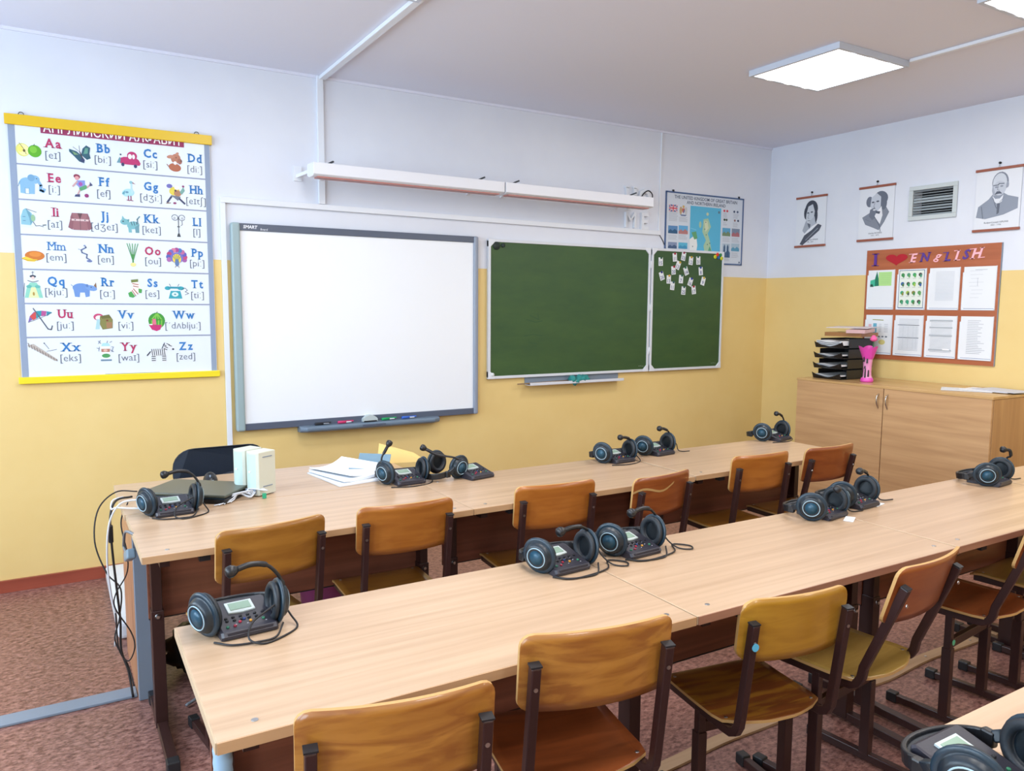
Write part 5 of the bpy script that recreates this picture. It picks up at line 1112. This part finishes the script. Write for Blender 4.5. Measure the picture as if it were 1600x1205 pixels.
# white speaker leads bundled in front
rn = random.Random(5)
for k in range(5):
    P = [(.02+.02*k, -1.70+.005*k, HD+.004), (.09, -1.68+.01*k, HD+.008+.004*k), (.13+.01*k, -1.62-.01*k, HD+.02+.005*k), (.18, -1.66+.012*k, HD+.012), (.21-.01*k, -1.60, HD+.035), (.235, -1.64, HD+.028)]
    o = MB().tube(smooth_path([(a_+rn.uniform(-.008, .008), b_+rn.uniform(-.008, .008), c_) for a_, b_, c_ in P], 5), .0024, 6).build('speaker_lead', M_cable_w)
    tag(o, 'white lead in the bundle between laptop and cream speakers', 'cable', 'white leads beside the speakers')
o = MB().box((0, 0, 0), (.014, .014, .02)).build('audio_plug', mat('green_plug', srgb(40, 160, 120), .4)); o.location = (.225, -1.665, HD+.012); tag(o, 'small green audio plug in front of the speakers', 'plug')
# papers
def sheets(label, x, y, rz, w, d, h, curl=0, m=M_paper, z=HD, name='paper_stack'):
    vs = []; n = 14
    for lay in (0, 1):
        for k in range(n+1):
            f = k/n; xx = -w/2+w*f; zz = .001+curl*(max(0, f-.45)/.55)**2+.35*curl*(max(0, .35-f)/.35)**2+(h if lay else 0)
            for yy in (-d/2, d/2): vs.append((xx, yy, zz))
    o2 = 2*(n+1); fs = []
    for k in range(n):
        a0 = 2*k; fs += [(a0, a0+1, a0+3, a0+2), (o2+a0, o2+a0+2, o2+a0+3, o2+a0+1), (a0, a0+2, o2+a0+2, o2+a0), (a0+1, o2+a0+1, o2+a0+3, a0+3)]
    fs += [(0, o2, o2+1, 1), (2*n, 2*n+1, o2+2*n+1, o2+2*n)]
    o = MB().add(vs, fs).build(name, m); o.location = (x, y, z); o.rotation_euler = (0, 0, R(rz)); return tag(o, label, 'papers')
sheets('flat white folder under the curled papers on the front row', .655, -1.44, 8, .24, .34, .006, name='flat_folder')
sheets('thick stack of curled white papers beside the headset', .655, -1.42, 14, .21, .30, .012, .012, z=HD+.007)
sheets('upper curled white papers fanned on the stack', .665, -1.40, 24, .20, .28, .006, .03, z=HD+.02)
sheets('blue-grey booklet curling up behind the headset', .785, -1.40, 50, .15, .16, .005, .065, m=mat('blue_grey_cover', srgb(112, 140, 156), .4), z=HD+.006, name='curled_booklet')
# yellow envelope standing against the wall side
b = MB(); vs = [(0, 0, 0), (.25, -.02, .0), (.24, .01, .012), (.20, .03, .04), (.02, .03, .10)]
b.add(vs+[(x, y+.004, z) for x, y, z in vs], [(0, 1, 2, 3, 4), (9, 8, 7, 6, 5), (0, 5, 6, 1), (1, 6, 7, 2), (2, 7, 8, 3), (3, 8, 9, 4), (4, 9, 5, 0)])
o = b.build('yellow_folder', mat('pale_yellow_card', srgb(236, 204, 128), .6)); o.location = (.88, -1.24, HD+.001); o.rotation_euler = (0, 0, R(-8)); tag(o, 'pale yellow card folder standing behind the headsets', 'folder')
for x, y, rz, lab, z in ((2.075, -3.075, .5, 'small white slip under the headset before the cabinet', 0), (2.37, -2.99, .2, 'tiny crumpled white scrap beside the console before the cabinet', 0)):
    o = MB().box((0, 0, 0), (.07, .035, .002), rz=rz).build('paper_slip', M_paper); o.location = (x, y, HD+.002); tag(o, lab, 'paper')

# ------------------------------------------------------------------ cables and things at the left
def cable(label, pts, r_=.003, m=M_cable_b, n=7):
    o = MB().tube(smooth_path(pts, n), r_, 6).build('hanging_cable', m); return tag(o, label, 'cable')
cable('black cable looping out left from the laptop and down to the floor', [(-.22, -1.32, HD+.01), (-.30, -1.30, HD+.012), (-.37, -1.35, .72), (-.39, -1.40, .60), (-.355, -1.45, .48), (-.31, -1.50, .42), (-.32, -1.5, .3), (-.34, -1.52, .22), (-.30, -1.55, .12), (-.285, -1.6, .05)])
cable('thick black power cable from laptop hanging with a small box', [(-.25, -1.45, HD+.02), (-.31, -1.47, HD+.015), (-.335, -1.50, .72), (-.335, -1.52, .60), (-.325, -1.53, .42), (-.318, -1.52, .30), (-.32, -1.53, .18), (-.30, -1.56, .10), (-.29, -1.6, .005)], .0045)
cable('thin black cable forming a small loop by the side panel', [(-.27, -1.50, HD+.01), (-.30, -1.53, .70), (-.285, -1.56, .58), (-.29, -1.56, .50), (-.33, -1.54, .42), (-.335, -1.54, .36), (-.285, -1.56, .26), (-.275, -1.58, .20), (-.30, -1.58, .15), (-.33, -1.56, .2), (-.335, -1.54, .34)], .0028)
cable('white cable from the headset dropping over the desk end', [(-.19, -1.62, HD+.03), (-.26, -1.60, HD+.04), (-.31, -1.58, HD+.02), (-.345, -1.56, .70), (-.355, -1.54, .55), (-.345, -1.52, .40), (-.33, -1.5, .3), (-.34, -1.48, .18)], .0035, M_cable_w)
cable('second white cable curving around the corner of the teacher desk', [(-.2, -1.66, HD+.012), (-.27, -1.64, HD+.018), (-.315, -1.57, HD+.01), (-.33, -1.50, HD-.01), (-.32, -1.44, HD+.01), (-.28, -1.42, HD+.015)], .0035, M_cable_w)
cable('grey cable holding the adapter against the desk end', [(-.285, -1.94, HD-.005), (-.302, -1.90, .76), (-.306, -1.80, .73), (-.304, -1.70, .67), (-.302, -1.66, .64), (-.30, -1.72, .635), (-.30, -1.80, .645)], .005, M_cable_g)
o = MB().box((-.300, -1.90, .675), (.03, .15, .035), rx=-.35).build('grey_adapter', mat('adapter_grey', srgb(120, 144, 160), .4), bevel=.006); tag(o, 'grey adapter block hanging beside the desk end', 'adapter')
o = MB().box((-.337, -1.51, .655), (.018, .022, .07)).build('cable_filter', M_black, bevel=.004); tag(o, 'small black ferrite box on the hanging power cable', 'cable box')
o = MB().box((-.24, -.53, .045), (.12, .92, .085)).build('floor_box', M_plastic, bevel=.02, seg=3); tag(o, 'low long white plastic box on the floor behind the teacher desk', 'box')
# under-desk clutter
b = MB(); rn = random.Random(8); vs = []; fs = []; nu, nv = 18, 10
for iv in range(nv+1):
    for iu in range(nu):
        th = PI*iv/nv; ph = 2*PI*iu/nu; rr = 1+.18*rn.uniform(-1, 1); vs.append((.13*rr*math.sin(th)*math.cos(ph), .11*rr*math.sin(th)*math.sin(ph), .10+.10*math.cos(th)*rr if iv not in (0, nv) else (.2 if iv == 0 else .003)))
for iv in range(nv):
    for iu in range(nu): fs.append((iv*nu+iu, (iv+1)*nu+iu, (iv+1)*nu+(iu+1) % nu, iv*nu+(iu+1) % nu))
o = b.add(vs, fs, 0, True).build('black_bag', mat('black_plastic_bag', srgb(20, 22, 20), .35, bump=.4, bscale=30)); o.location = (-.03, -1.47, .008); tag(o, 'crumpled black bag on the floor under the front row desk', 'bag')
cable('grey cable arching over the black bag', [(-.12, -1.78, .008), (-.06, -1.75, .03), (0, -1.68, .12), (0, -1.62, .22), (-.05, -1.6, .32), (-.02, -1.6, .45)], .006, M_cable_g)
for k in range(5):
    cable('dark tangled cable under the left front row desk', [(-.16+.02*k, -1.55, .48-.01*k), (-.10+.01*k, -1.62-.02*k, .42), (-.05+.03*k, -1.66, .40-.03*k), (-.02+.01*k, -1.6+.02*k, .34), (.03, -1.68, .30-.04*k), (.02+.02*k, -1.7, .2), (.06, -1.66-.03*k, .05), (.10+.02*k, -1.8, .006)], .003)['group'] = 'tangled cables under the desk'
o = thing('screwdriver', 'thin red and white stick lying on the floor by the desk leg', 'stick', (.0, -1.98, .008), R(62)); MB().lathe([(.006, 0), (.008, .01), (.007, .07)], 8, 'X').build('handle', ink('902830'), o); MB().tube([(.07, 0, 0), (.15, 0, .002)], .003, 6).build('shaft', M_plastic, o)
t = thing('waste_bin', 'pink plastic bin under the front row desks, mostly hidden', 'bin', (.56, -1.39, 0)); MB().lathe([(.095, .002), (.125, .27), (.13, .28), (.122, .28), (.09, .01)], 24).build('bucket', mat('pink_bin_plastic', srgb(186, 96, 160), .4), t)
# corrugated hose at the second-row desk corner
P = [(-.262, -3.405, .735-.012*i) for i in range(61)]
rs = [.0185 if i % 2 else .0172 for i in range(61)]
o = MB().tube(P, .018, 16, rs=rs).build('corrugated_hose', mat('light_blue_hose', srgb(150, 184, 210), .4)); tag(o, 'pale blue corrugated hose running down from the nearest desk corner', 'hose')
